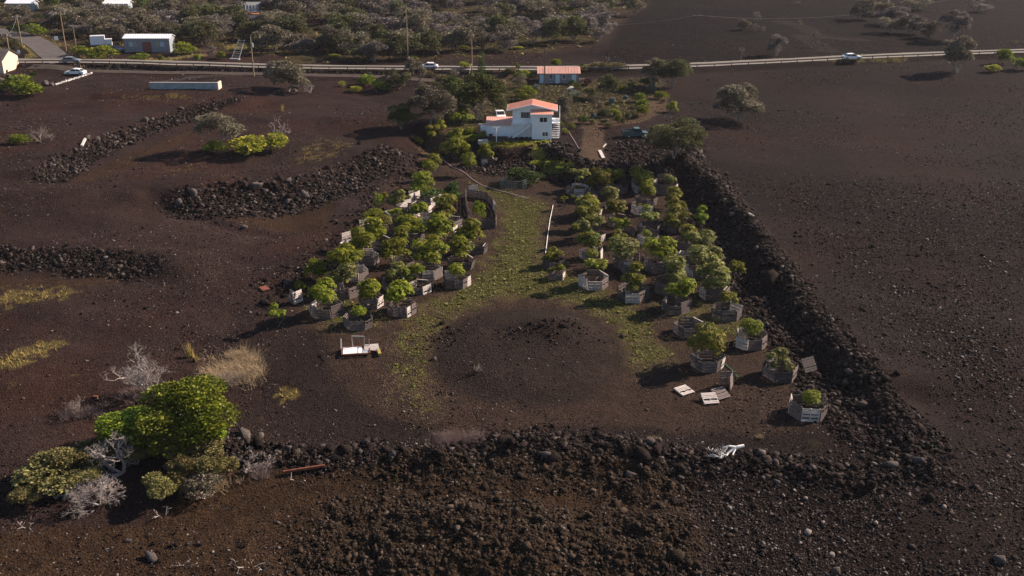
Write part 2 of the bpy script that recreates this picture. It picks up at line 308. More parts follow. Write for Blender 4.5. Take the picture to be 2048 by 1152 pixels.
# ------------------------------------------------------------------ mesh helpers
def link(o, parent=None):
    S.collection.objects.link(o)
    if parent is not None: o.parent = parent
    return o
def tag(o, label=None, cat=None, group=None, kind=None):
    if label: o['label'] = label
    if cat: o['category'] = cat
    if group: o['group'] = group
    if kind: o['kind'] = kind
    return o
def empty(name, loc, rz=0, label=None, cat=None, group=None):
    o = bpy.data.objects.new(name, None); o.empty_display_size = .3; link(o)
    o.location = loc; o.rotation_euler = (0, 0, rz); return tag(o, label, cat, group)
def npmesh(name, co, faces, mats=None, midx=None, smooth=False):
    """co (n,3); faces (m,k) array of one polygon size or list of such arrays"""
    if not isinstance(faces, list): faces = [faces]
    me = bpy.data.meshes.new(name); co = np.asarray(co, dtype=np.float32)
    me.vertices.add(len(co)); me.vertices.foreach_set("co", co.ravel())
    loops = np.concatenate([f.ravel() for f in faces]).astype(np.int32)
    tot = np.concatenate([np.full(len(f), f.shape[1]) for f in faces]).astype(np.int32)
    st = np.concatenate([[0], np.cumsum(tot)[:-1]]).astype(np.int32)
    me.loops.add(len(loops)); me.loops.foreach_set("vertex_index", loops)
    me.polygons.add(len(tot)); me.polygons.foreach_set("loop_start", st); me.polygons.foreach_set("loop_total", tot)
    for m_ in (mats or []): me.materials.append(m_)
    if midx is not None: me.polygons.foreach_set("material_index", np.asarray(midx, dtype=np.int32))
    if smooth: me.polygons.foreach_set("use_smooth", np.ones(len(tot), bool))
    me.update(calc_edges=True); return me
class MB:
    def __init__(s): s.v = []; s.f = []; s.m = []; s.mi = 0
    def quad(s, a, b, c, d):
        n = len(s.v); s.v += [tuple(a), tuple(b), tuple(c), tuple(d)]; s.f.append((n, n + 1, n + 2, n + 3)); s.m.append(s.mi)
    def box(s, c, sz, rz=0, mtx=None):
        n = len(s.v); x, y, z = sz[0] / 2, sz[1] / 2, sz[2] / 2; cr, sr = math.cos(rz), math.sin(rz)
        for dz in (-z, z):
            for dx, dy in ((-x, -y), (x, -y), (x, y), (-x, y)):
                p = Vector((c[0] + dx * cr - dy * sr, c[1] + dx * sr + dy * cr, c[2] + dz)); s.v.append(tuple(mtx @ p if mtx else p))
        for f in ((0, 3, 2, 1), (4, 5, 6, 7), (0, 1, 5, 4), (1, 2, 6, 5), (2, 3, 7, 6), (3, 0, 4, 7)):
            s.f.append(tuple(n + i for i in f)); s.m.append(s.mi)
    def bar(s, a, b, w_, h_=None):
        """rectangular bar between two points"""
        a = Vector(a); b = Vector(b); d = b - a; h_ = h_ or w_
        q_ = d.to_track_quat('X', 'Z').to_matrix().to_4x4(); s.box((d.length / 2, 0, 0), (d.length, w_, h_), 0, Matrix.Translation(a) @ q_)
    def tube(s, pts, rad, n=6, cap=True):
        pts = [Vector(p) for p in pts]; r = rad if isinstance(rad, (list, tuple)) else [rad] * len(pts); base = len(s.v)
        for i, p in enumerate(pts):
            d = (pts[min(i + 1, len(pts) - 1)] - pts[max(i - 1, 0)])
            d = d.normalized() if d.length > 1e-9 else Vector((0, 0, 1))
            u = d.cross(Vector((0, 0, 1)) if abs(d.z) < .9 else Vector((1, 0, 0))).normalized(); v = d.cross(u)
            for k in range(n):
                an = 2 * math.pi * k / n; s.v.append(tuple(p + (u * math.cos(an) + v * math.sin(an)) * r[i]))
        for i in range(len(pts) - 1):
            for k in range(n):
                a = base + i * n + k; b = base + i * n + (k + 1) % n; s.f.append((a, b, b + n, a + n)); s.m.append(s.mi)
        if cap:
            s.f.append(tuple(base + k for k in range(n))); s.m.append(s.mi)
            e = base + (len(pts) - 1) * n; s.f.append(tuple(e + k for k in reversed(range(n)))); s.m.append(s.mi)
    def prism(s, prof, x0, x1, ax='x'):
        """profile of (u,z) points extruded along x (u=y) or along y (u=x)"""
        n = len(s.v); k = len(prof)
        for e in (x0, x1):
            for u, z in prof: s.v.append((e, u, z) if ax == 'x' else (u, e, z))
        s.f.append(tuple(n + i for i in range(k))); s.f.append(tuple(n + k + i for i in reversed(range(k)))); s.m += [s.mi, s.mi]
        for i in range(k):
            j = (i + 1) % k; s.f.append((n + i, n + k + i, n + k + j, n + j)); s.m.append(s.mi)
    def mesh(s, name, mats):
        me = bpy.data.meshes.new(name); me.from_pydata(s.v, [], s.f); mats = mats if isinstance(mats, list) else [mats]
        for m_ in mats: me.materials.append(m_)
        if len(mats) > 1: me.polygons.foreach_set("material_index", s.m)
        import bmesh
        bm_ = bmesh.new(); bm_.from_mesh(me); bmesh.ops.recalc_face_normals(bm_, faces=bm_.faces); bm_.to_mesh(me); bm_.free()
        me.update(); return me
    def build(s, name, mats, parent=None): return link(bpy.data.objects.new(name, s.mesh(name, mats)), parent)

# ------------------------------------------------------------------ soil colours
def cmask(pts, z, bl=1.2): return blur(zpoly(pts, z).astype(float), bl)
def lmask(line, z, wd, soft=1.5): d, _, _ = dline(wline(line, z)); return 1 - sst(wd, wd + soft, d)
def rag(m_, x, y, seed, scale=2.2, k=.75, lo=.38, hi=.62):
    return sst(lo, hi, bil(m_, x, y) + (fbm(x, y, scale, seed, 4, .6) - .5) * k)
C_orch = cmask([(560, 640), (640, 540), (740, 420), (830, 330), (900, 300), (1000, 345), (1340, 350), (1420, 430), (1500, 540), (1600, 700), (1700, 850), (1500, 870), (1200, 850), (900, 880), (700, 800), (640, 660)], 0, 2.5)
C_grass = np.maximum.reduce([cmask([(905, 350), (985, 372), (1060, 392), (1108, 405), (1096, 450), (1092, 520), (1180, 560), (1290, 620), (1345, 700), (1330, 755), (1255, 750), (1240, 690), (1190, 630), (1060, 590), (960, 605), (890, 640), (860, 700), (850, 780), (900, 850), (830, 850), (785, 780), (780, 700), (810, 640), (880, 590), (940, 550), (980, 500), (1000, 460), (985, 400), (930, 375)], 0, 1.8),
    .8 * cmask([(600, 600), (700, 590), (800, 640), (760, 665), (640, 665)], 0, 1.0), .75 * cmask([(1230, 560), (1500, 600), (1560, 700), (1480, 700), (1330, 640)], 0, 2.5)])
C_circ = 1 - sst(.86, 1.02, q + .1 * (fbm(GXX, GYY, 5, 77, 2) - .5))
C_gold = np.maximum.reduce([cmask([(-300, 750), (0, 715), (90, 680), (150, 678), (120, 705), (40, 745), (-100, 800)], 0, .8), .75 * cmask([(-200, 600), (100, 560), (200, 570), (150, 610), (-100, 640)], 0, 2),
    .6 * cmask([(560, 320), (640, 275), (715, 285), (700, 310), (600, 335)], 2.6, 1.5), .55 * cmask([(320, 335), (400, 325), (400, 345), (330, 345)], 2.4, 1.0), .8 * cmask([(225, 196), (330, 192), (420, 196), (330, 201)], 3.8, .8),
    cmask([(545, 770), (560, 765), (610, 785), (590, 805), (555, 800)], 0, .4), .6 * cmask([(100, 740), (180, 725), (190, 745), (120, 765)], 0, 1)])
C_hb = np.maximum(cmask([(955, 280), (1000, 284), (1098, 280), (1106, 287), (1050, 290), (1000, 292), (958, 288)], 2.8, .5), cmask([(1058, 292), (1085, 296), (1110, 312), (1150, 326), (1148, 334), (1105, 326), (1070, 308)], 2.4, .4))
C_verge = np.maximum.reduce([lmask([(150, 119), (250, 121), (340, 119), (400, 112)], HZ, 1.3), lmask([(40, 122), (72, 117), (78, 108), (60, 97), (42, 84)], HZ, 1.4), lmask([(62, 77), (85, 88), (115, 99)], HZ, .9),
    lmask([(480, 98), (530, 97), (560, 100)], 3.6, 3.5), .9 * lmask([(1390, 130), (1500, 127), (1700, 116), (1900, 108)], HZ, 1.3), .6 * lmask([(1390, 140), (1600, 131), (1800, 125)], HZ - .6, 1.2), .8 * lmask([(495, 74), (540, 73)], 3.8, 1.8), .5 * lmask([(60, 138), (300, 132), (600, 141), (780, 144)], HZ, .5), lmask([(500, 27), (550, 26)], 4.4, 2)])
C_gard = cmask([(940, 160), (1080, 170), (1330, 160), (1330, 200), (1280, 235), (1180, 245), (1120, 235), (1120, 215), (960, 250), (900, 290), (830, 290), (880, 230), (880, 170)], 2.8, 3)
C_drive = np.maximum.reduce([lmask([(1170, 243), (1188, 262), (1186, 290), (1180, 315), (1198, 332)], 2.8, 1.2, 1.6), .9 * lmask([(1150, 240), (1200, 250), (1270, 240), (1310, 220), (1318, 195), (1290, 180)], 2.8, 1.4, 1.5), lmask([(1003, 155), (1010, 165), (1015, 172)], 3.0, 1.6, 1), .9 * lmask([(892, 262), (865, 285), (856, 305)], 1.8, 1.3, 1.3), .7 * lmask([(340, 116), (400, 112), (440, 105), (400, 100)], HZ, 1.5)])
C_track = np.maximum(lmask([(330, 175), (380, 166), (470, 161), (520, 156)], 3.0, .9, 1.2), .8 * lmask([(1560, 45), (1610, 58), (1640, 75), (1720, 80), (1600, 72), (1660, 100)], 4.4, 1.5, 3))
C_wood = cmask([(-900, -60), (-900, 112), (0, 112), (240, 95), (360, 95), (560, 125), (640, 128), (900, 122), (1060, 116), (1200, 95), (1230, 60), (1300, 20), (1330, -60)], 4.0, 5)
def soil(x, y):
    n1_ = fbm(x, y, 24, 61, 5, .55); n2_ = fbm(x, y, 3.2, 67, 4, .6)
    base = np.array((.049, .0325, .0285)); c = np.ones(x.shape + (3,)) * base
    st_ = fbm(x * .35 + y * .9, (y * .35 - x * .9) * .16, 5, 131, 4, .6); c *= (.60 + .80 * n1_)[..., None] * (.80 + .40 * n2_)[..., None] * (.72 + .56 * st_)[..., None]
    rd = sst(.52, .68, fbm(x, y, 17, 141, 4)); c *= (1 - rd[..., None]) + rd[..., None] * np.array((1.18, .98, .90))
    wk = sst(-40, -5, x) ; c *= (np.array((1.06, .98, .96)) * (1 - wk[..., None]) + np.array((.66, .71, .74)) * wk[..., None])
    def mix(m_, col, var=.25):
        nonlocal c
        v_ = (1 + var * 2 * (fbm(x, y, 1.3, 71, 3) - .5))[..., None]
        c = c * (1 - m_[..., None]) + np.array(col) * v_ * m_[..., None]
    mix(.75 * rag(C_orch, x, y, 1, 3, .4, .3, .7), (.078, .050, .037))
    mix(.55 * rag(C_wood, x, y, 2, 6, .4), (.060, .034, .026))
    mix(.5 * rag(C_wood, x, y, 102, 5, 1.8, .8, 1.05), (.12, .105, .035))
    mix(.7 * rag(C_gard, x, y, 3, 3, .5), (.100, .080, .045))
    mix(.65 * rag(C_grass, x, y, 4, 2.4, 1.5, .36, .76), (.110, .083, .040), .45)
    mix(.55 * rag(C_grass, x, y, 5, 1.3, 1.6, .62, .85), (.115, .118, .028), .5)
    mix(.95 * bil(C_circ, x, y), (.043, .030, .025))
    mix(.75 * rag(C_drive, x, y, 6, 2.5, .9, .3, .8), (.165, .108, .070), .2)
    mix(.75 * rag(C_track, x, y, 7, 2, .5), (.105, .085, .075), .15)
    mix(.7 * rag(C_gold, x, y, 8, .9, 1.7, .55, .85), (.20, .15, .05), .4)
    mix(.8 * rag(C_verge, x, y, 9, 1.2, .9, .4, .65), (.22, .18, .06), .35)
    rb = np.clip(np.maximum.reduce([bil(k_, x, y) for k_ in (M_BR, M_BF, M_B1, M_B3, M_BH, M_BH2, M_BW)]), 0, 1)
    mix(.85 * rb, (.030, .022, .020), .5)
    mix(.6 * bil(M_B2, x, y), (.034, .024, .021), .5)
    mix(.9 * rag(C_hb, x, y, 10, 1.2, .6, .35, .6), (.26, .24, .04), .4)
    # brown fines under the banks and on the near piles
    br = np.clip(bil(C_br, x, y), 0, 1); mix(.75 * rag(C_br, x, y, 12, 3, .6), (.066, .038, .020), .4)
    mix(.85 * rag(M_PL, x, y, 15, 2, .6, .3, .7), (.058, .035, .020), .6)
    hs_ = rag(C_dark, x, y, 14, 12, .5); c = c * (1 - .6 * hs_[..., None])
    return np.clip(c * .45, .003, 1)
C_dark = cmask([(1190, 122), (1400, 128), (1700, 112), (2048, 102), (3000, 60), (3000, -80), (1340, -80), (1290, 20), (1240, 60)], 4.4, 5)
C_br = np.maximum.reduce([cmask([(420, 440), (560, 430), (680, 400), (640, 470), (520, 460)], 0, 1.2), cmask([(140, 360), (260, 305), (440, 240), (420, 255), (280, 325), (160, 370)], 2.8, .8),
    cmask([(-400, 1200), (0, 1060), (300, 1040), (440, 940), (700, 950), (1060, 930), (1390, 930), (1400, 1300), (-400, 1300)], -.6, 2), .6 * cmask([(-400, 540), (300, 545), (260, 570), (-400, 620)], 0, 1.5)])
# ------------------------------------------------------------------ terrain sheet
ys = [-80, -50, -20, 5, 25, 38]; y = 46.0
while y < 620: ys.append(y); y *= 1.0029
for k in range(1, 21): ys.append(620 * (1 + k * .25))
ys = np.array(ys); us = np.linspace(-1, 1, 901)
us = us
TX = us[None, :] * (np.abs(ys)[:, None] * .62 + 22); TY = np.repeat(ys[:, None], len(us), 1)
TZ = Hf(TX, TY)
ny_, nx_ = TX.shape; idx = np.arange(ny_ * nx_).reshape(ny_, nx_)
fc = np.stack([idx[:-1, :-1], idx[:-1, 1:], idx[1:, 1:], idx[1:, :-1]], -1).reshape(-1, 4)
me = npmesh("lava_terrain", np.stack([TX, TY, TZ], -1).reshape(-1, 3), fc, [M['ground']], None, True)
sc_ = soil(TX.ravel(), TY.ravel()); a_ = me.attributes.new("soil", 'FLOAT_COLOR', 'POINT')
a_.data.foreach_set("color", np.concatenate([sc_, np.ones((len(sc_), 1))], 1).astype(np.float32).ravel())
tag(link(bpy.data.objects.new("ground", me)), kind='structure')

# roads as sheets
def strip(name, line, z, wd, m_, parent=None, off=0, step=2.0, lift=.06, kind='structure'):
    pts = []
    for i in range(len(line) - 1):
        a, b_ = Vector(line[i]), Vector(line[i + 1]); n = max(1, int((b_ - a).length / step))
        for k in range(n): pts.append(a + (b_ - a) * k / n)
    pts.append(Vector(line[-1])); P_ = [p.copy() for p in pts]
    for _ in range(6): P_ = [P_[0]] + [(P_[i - 1] + P_[i] * 2 + P_[i + 1]) / 4 for i in range(1, len(P_) - 1)] + [P_[-1]]
    v = []; K = 5
    for i, p in enumerate(P_):
        d_ = (P_[min(i + 1, len(P_) - 1)] - P_[max(i - 1, 0)]).normalized(); nn = Vector((-d_.y, d_.x))
        for k in range(K):
            q_ = p + nn * (off + wd * (k / (K - 1) - .5)); v.append((q_.x, q_.y, float(H(q_.x, q_.y)) + lift if z is None else z))
    ii = np.arange(len(P_) * K).reshape(-1, K); f = np.stack([ii[:-1, :-1], ii[:-1, 1:], ii[1:, 1:], ii[1:, :-1]], -1).reshape(-1, 4)
    o = link(bpy.data.objects.new(name, npmesh(name, v, f, [m_])), parent)
    if kind: o['kind'] = kind
    return o, P_
_, HP = strip("highway_road", LHW, None, 5.0, M['paleasphalt'], lift=.14)
strip("road_edge_marking", LHW, None, .18, M['paint'], off=2.1, lift=.165)
strip("road_edge_marking", LHW, None, .18, M['paint'], off=-2.1, lift=.165)
strip("side_road", LSD, None, 6.5, M['asphalt'], lift=.125)
strip("frontage_road", LLR, None, 3.4, M['dirtroad'], lift=.12)
# ------------------------------------------------------------------ rocks
def icosa():
    p = (1 + 5 ** .5) / 2
    v = np.array([(-1, p, 0), (1, p, 0), (-1, -p, 0), (1, -p, 0), (0, -1, p), (0, 1, p), (0, -1, -p), (0, 1, -p), (p, 0, -1), (p, 0, 1), (-p, 0, -1), (-p, 0, 1)], float) / 1.902
    f = np.array([(0, 11, 5), (0, 5, 1), (0, 1, 7), (0, 7, 10), (0, 10, 11), (1, 5, 9), (5, 11, 4), (11, 10, 2), (10, 7, 6), (7, 1, 8), (3, 9, 4), (3, 4, 2), (3, 2, 6), (3, 6, 8), (3, 8, 9), (4, 9, 5), (2, 4, 11), (6, 2, 10), (8, 6, 7), (9, 8, 1)])
    return v, f
IV, IF = icosa()
def subdiv(v, f):
    v = list(map(tuple, v)); c = {}; nf = []
    def mid(a, b):
        k = (min(a, b), max(a, b))
        if k not in c: m_ = (np.array(v[a]) + np.array(v[b])) / 2; v.append(tuple(m_ / np.linalg.norm(m_))); c[k] = len(v) - 1
        return c[k]
    for a, b, d in f: x, y, z = mid(a, b), mid(b, d), mid(d, a); nf += [(a, x, z), (b, y, x), (d, z, y), (x, y, z)]
    return np.array(v), np.array(nf)
IV2, IF2 = subdiv(IV, IF); IV3, IF3 = subdiv(IV2, IF2)
def scatter(name, X, Y, sz, m_, label, sink=.25, seed=1):
    g = np.random.default_rng(seed); n = len(X); sz = np.minimum(sz, .5)
    Zr = Hf(X, Y)
    base = IV[None] * g.uniform(.45, 1.35, (n, 12, 1))
    ax = g.uniform(.6, 1.25, (n, 1, 3)) * np.array((1, 1, .72)); v = base * ax * sz[:, None, None]
    a = g.uniform(0, 2 * math.pi, n); ca, sa = np.cos(a)[:, None], np.sin(a)[:, None]
    tl = g.normal(0, .35, n)[:, None]; y2 = v[..., 1] * np.cos(tl) - v[..., 2] * np.sin(tl); z2 = v[..., 1] * np.sin(tl) + v[..., 2] * np.cos(tl)
    x2 = v[..., 0] * ca - y2 * sa; y3 = v[..., 0] * sa + y2 * ca
    co = np.stack([x2 + X[:, None], y3 + Y[:, None], z2 + (Zr + sz * (.5 - sink) * .8)[:, None]], -1).reshape(-1, 3)
    fc = (IF[None] + (np.arange(n) * 12)[:, None, None]).reshape(-1, 3)
    o = link(bpy.data.objects.new(name, npmesh(name, co, fc, [m_])))
    return tag(o, label, None, None, 'stuff')
def sample(n, dens, seed, ymax=420, near=52):
    """positions thinning out with distance, kept with probability dens(x, y)"""
    g = np.random.default_rng(seed); out = []
    tot = 0
    while tot < n:
        k = n * 2
        u = g.random(k); y = near * (ymax / near) ** u           # ~1/y
        x = g.uniform(-1, 1, k) * (y * .55 + 10)
        keep = g.random(k) < dens(x, y); x, y = x[keep], y[keep]; out.append((x, y)); tot += len(x)
        if len(out) > 30: break
    X = np.concatenate([a for a, _ in out])[:n]; Y = np.concatenate([b_ for _, b_ in out])[:n]; return X, Y
def road_free(x, y): return (bil(C_roads, x, y) < .3)
dH, _, _ = dline(LHW); dS, _, _ = dline(LSD); dL, _, _ = dline(LLR); C_roads = ((dH < 3.4) | (dS < 4) | (dL < 2.2)).astype(float)
dens = lambda x, y: np.clip(.15 + .85 * sst(.42, .62, fbm(x, y, 14, 81, 4)), 0, 1) * road_free(x, y) * (1 - .55 * bil(C_orch, x, y)) * (1 - .7 * bil(C_grass, x, y)) * (1 - .5 * np.clip(bil(C_br, x, y), 0, 1)) * (1 - .5 * bil(C_circ, x, y))
X, Y = sample(130000, dens, 3, 290); sz = np.random.default_rng(4).lognormal(-2.95, .45, len(X)) * (1 + np.clip(Y - 70, 0, 200) / 450)
scatter("cinder_gravel", X, Y, sz, M['gravel'], "loose dark cinder gravel strewn over the lava fields", seed=5)
right = lambda x, y: (bil(zr_, x, y)) * road_free(x, y) * (.3 + .7 * sst(.35, .6, fbm(x, y, 9, 84, 4)))
zr_ = cmask([(1395, 930), (1900, 980), (2000, 900), (1700, 600), (1500, 380), (2200, 380), (2600, 1300), (1390, 1300)], 0, 2)
X, Y = sample(60000, right, 13, 170); sz = np.random.default_rng(14).lognormal(-2.65, .5, len(X)) * .9
scatter("coarse_gravel", X, Y, sz, M['gravel'], "coarse grey clinker stones covering the open lava field beside the berm", seed=15)
rub = lambda x, y: np.clip(bil(ROUGHM, x, y), 0, 1) * road_free(x, y)
hx_, hy_ = PZ(1115, 668, .8); hx2_, hy2_ = PZ(885, 665, .3)
M_HEAP = np.maximum(.13 * np.exp(-(((GXX - hx_) / 5) ** 2 + ((GYY - hy_) / 1.8) ** 2)), .15 * np.exp(-(((GXX - hx2_) / 2) ** 2 + ((GYY - hy2_) / 3) ** 2)))
ROUGHM = (1 - .92 * np.clip(C_hb * 1.5, 0, 1)) * np.maximum.reduce([M_HEAP, M_BR, M_BF, M_B1, M_B2, M_B3 * .8, M_BH, M_BH2 * .35, M_BW * .8, M_SL * .25])
X, Y = sample(110000, rub, 23, 300); sz = np.random.default_rng(24).lognormal(-2.5, .65, len(X)) * (.8 + np.clip(Y - 80, 0, 100) / 130)
scatter("lava_rubble", X, Y, sz, M['lava'], "black lava rubble heaped along the berms and banks", .3, 25)
brn = lambda x, y: np.clip(bil(M_PL, x, y), 0, 1)
X, Y = sample(40000, brn, 33, 100); sz = np.random.default_rng(34).lognormal(-2.95, .65, len(X))
scatter("brown_clinker_rubble", X, Y, sz, M['clinker'], "brown clinker clods piled in the rough heap below the front berm", .3, 35)
# boulders one can single out
BOULD = []
for k in range(10):
    g = np.random.default_rng(200 + k); v = IV2.copy(); f_ = IF2
    n_ = sum(np.sin(v @ g.normal(0, 1, 3) * s_ + g.uniform(0, 6)) * a_ for s_, a_ in ((2, .22), (2.6, .18), (4, .1), (5, .1), (9, .05), (13, .04)))
    v = v * (1 + n_ + g.uniform(-.12, .12, len(v)))[:, None] * np.array((1, g.uniform(.65, .95), g.uniform(.6, .85)))
    pl = [g.normal(0, 1, 3) for _ in range(5)]
    for q_ in pl:
        q_ = q_ / np.linalg.norm(q_); d_ = v @ q_; lim = .5; v = v - np.clip(d_ - lim, 0, None)[:, None] * q_
    BOULD.append(npmesh("boulder", v, f_, [M['lava']]))
def boulder(p, s_, label, group, m_=None, sink=.3, rz=None):
    o = bpy.data.objects.new("lava_boulder", rnd.choice(BOULD)); link(o); o.location = (p.x, p.y, p.z + s_ * (.5 - sink)); o.scale = (s_, s_, s_)
    o.rotation_euler = (rnd.uniform(-.4, .4), rnd.uniform(-.4, .4), rnd.uniform(0, 6.28) if rz is None else rz)
    if m_: o.material_slots[0].link = 'OBJECT'; o.material_slots[0].material = m_
    return tag(o, label, "boulder", group)
def boulders(n, pts, lo, hi, label, group, seed, jit=6, grey=.2):
    r = random.Random(seed)
    for k in range(n):
        t_ = r.random() * (len(pts) - 1); i = int(t_); f_ = t_ - i
        a = pts[i]; b_ = pts[i + 1]; px_ = a[0] + (b_[0] - a[0]) * f_ + r.gauss(0, jit); py_ = a[1] + (b_[1] - a[1]) * f_ + r.gauss(0, jit * .8)
        boulder(P(px_, py_), r.uniform(lo, hi) * (r.random() ** 1.5 * .7 + .5), label, group, M['clinker'] if grey < 0 else M['boulder'] if r.random() < grey else None)
boulders(32, [(490, 900), (560, 900), (640, 905), (720, 905), (800, 905)], .3, .75, "rounded dark boulder in the rock wall beside the rust-red beam", "boulders of the front rock wall near the beam", 1, 13)
boulders(40, [(900, 905), (1000, 895), (1120, 900), (1240, 915), (1330, 950), (1370, 985)], .25, .7, "rough dark boulder in the middle of the front rock wall", "boulders of the front rock wall below the mound", 2, 22)
boulders(20, [(1480, 920), (1600, 940), (1720, 955), (1820, 950)], .25, .6, "dark boulder in the rock wall beyond the bleached log", "boulders of the front rock wall past the log", 3, 15)
boulders(32, [(100, 345), (160, 305), (240, 270), (330, 238), (420, 222)], .35, .85, "sunlit grey rock on the upper terrace bank", "rocks of the upper terrace bank", 4, 14, .6)
boulders(50, [(400, 400), (480, 395), (570, 385), (650, 372), (720, 345), (780, 310)], .35, .9, "angular grey rock on the bank of the middle terrace pit", "rocks of the middle terrace bank", 5, 22, .5)
boulders(12, [(290, 405), (360, 425), (450, 448), (540, 460)], .3, .6, "small rock in the curved line round the terrace pit", "rocks of the curved line", 6, 2.5, .4)
boulders(20, [(1500, 475), (1560, 545), (1640, 650), (1720, 730), (1800, 800), (1880, 900)], .3, .6, "loose lava boulder along the crest of the long rubble berm", "boulders on the rubble berm crest", 7, 9, .3)
boulders(16, [(1350, 1010), (1120, 1060), (1200, 1100), (1350, 1080), (1380, 1130)], .35, .8, "big rough clinker clod in the heap at the bottom edge", "clinker clods of the heap", 8, 28, -1)
boulders(12, [(240, 1050), (300, 1075), (330, 1100), (250, 1120), (460, 1050)], .25, .5, "grey stone in the scatter below the dead tree", "stones below the dead tree", 9, 20, .5)
boulders(14, [(1385, 288), (1400, 305), (1405, 325)], .4, .6, "pale stone in the short curved line beside the dark tree", "stones of the short curved line", 10, 2, 1)
boulders(14, [(0, 148), (30, 158), (60, 160), (95, 172)], .7, 1.4, "grey rock piled by the cream house", "rocks piled by the cream house", 11, 5, .8)
boulders(12, [(1110, 300), (1150, 310), (1190, 335), (1250, 345), (1340, 345)], .4, .8, "dark rock on the bank below the white house", "rocks of the house bank", 12, 8, .2)
for px_, py_, s_, lb in ((1077, 857, .42, "upright black boulder standing alone on the gravel above the front wall"), (1193, 858, .28, "small black boulder on the gravel above the front wall"), (1303, 888, .75, "pale grey boulder, lightest in the front rock wall"), (1285, 915, .95, "biggest brown boulder in the front rock wall"),
    (1795, 750, .5, "dark boulder lying alone on the gravel past the berm"), (1710, 685, .5, "black boulder at the gravel edge of the berm crest"), (1998, 1122, .55, "grey boulder on the coarse gravel near the bottom corner"), (530, 608, .8, "dark boulder with lit cap beside the two leaning pallets"), (492, 875, .8, "bluish grey boulder beside the green tree"),
    (1835, 925, .65, "grey boulder at the far end of the front rock wall"), (1780, 935, .6, "broad flat grey boulder near the end of the front rock wall"), (1860, 1000, .5, "black boulder on the gravel below the end of the wall"), (1540, 570, 1.5, "large rounded hump of cinder on the berm crest"), (1750, 560, .2, "small stone alone on the wide gravel field")):
    boulder(P(px_, py_), s_, lb, None, M['boulder'] if 'grey' in lb else None)
# row of pale stones beside the parked white car
for k in range(22):
    f_ = k / 21; p = P(112 + 70 * f_, 170 - 22 * f_); boulder(p, .42, "pale stone in the row edging the terrace by the parked white car", "row of pale edging stones", M['concrete']).name = "edging_stone"

# ------------------------------------------------------------------ plants
def rotz(v, a): return np.stack([v[..., 0] * np.cos(a) - v[..., 1] * np.sin(a), v[..., 0] * np.sin(a) + v[..., 1] * np.cos(a), v[..., 2]], -1)
def leaves(C, D, Nrm, L_, W_):
    """diamond leaves: base points C, directions D, normals Nrm -> verts, quads"""
    D = D / (np.linalg.norm(D, axis=1, keepdims=True) + 1e-9); Sx = np.cross(D, Nrm); Sx /= (np.linalg.norm(Sx, axis=1, keepdims=True) + 1e-9)
    U = np.cross(Sx, D)
    v = np.stack([C, C + D * L_[:, None] * .45 + Sx * W_[:, None] + U * L_[:, None] * .06, C + D * L_[:, None] - U * L_[:, None] * .12, C + D * L_[:, None] * .45 - Sx * W_[:, None] + U * L_[:, None] * .06], 1).reshape(-1, 3)
    f = np.arange(len(C) * 4).reshape(-1, 4); return v, f
def lobes_of(g, n, spread, r0, r1, flat=.8, domeup=0):
    out = []
    for k in range(n):
        a = g.uniform(0, 6.28); rr = spread * math.sqrt(g.uniform(.0, 1)); z = g.uniform(-.35, .40) * flat
        out.append((rr * math.cos(a), rr * math.sin(a), z * (1 - rr) + domeup * (1 - rr * 2) + .12 * (1 - rr / spread), g.uniform(r0, r1)))
    return out
def shell_points(g, lobes, n, inner=.7):
    wts = np.array([l[3] ** 2 for l in lobes]); wts /= wts.sum(); ci = g.choice(len(lobes), n, p=wts); Lb = np.array(lobes)[ci]
    d = g.normal(0, 1, (n, 3)); d /= np.linalg.norm(d, axis=1, keepdims=True); d[:, 2] = np.where(d[:, 2] < -.5, -d[:, 2], d[:, 2])
    r = g.uniform(inner, 1.05, (n, 1)) * Lb[:, 3:4]; p = Lb[:, :3] + d * r * np.array((1, 1, .85)); return p, d
def crown_leafy(seed, nlobe=7, n=2200, ll=.05, wr=.4, spread=.33, r0=.16, r1=.26, flat=.8, inner=.6, jit=.6, m_='scrub', lobes=None):
    g = np.random.default_rng(seed); lb = lobes or lobes_of(g, nlobe, spread, r0, r1, flat); p, d = shell_points(g, lb, n, inner)
    dr = d + g.normal(0, jit, (n, 3)); nr = d + g.normal(0, .8, (n, 3)); L_ = ll * g.uniform(.6, 1.4, n)
    v, f = leaves(p, dr, nr, L_, L_ * wr); return npmesh("crown", v, f, [M[m_]])
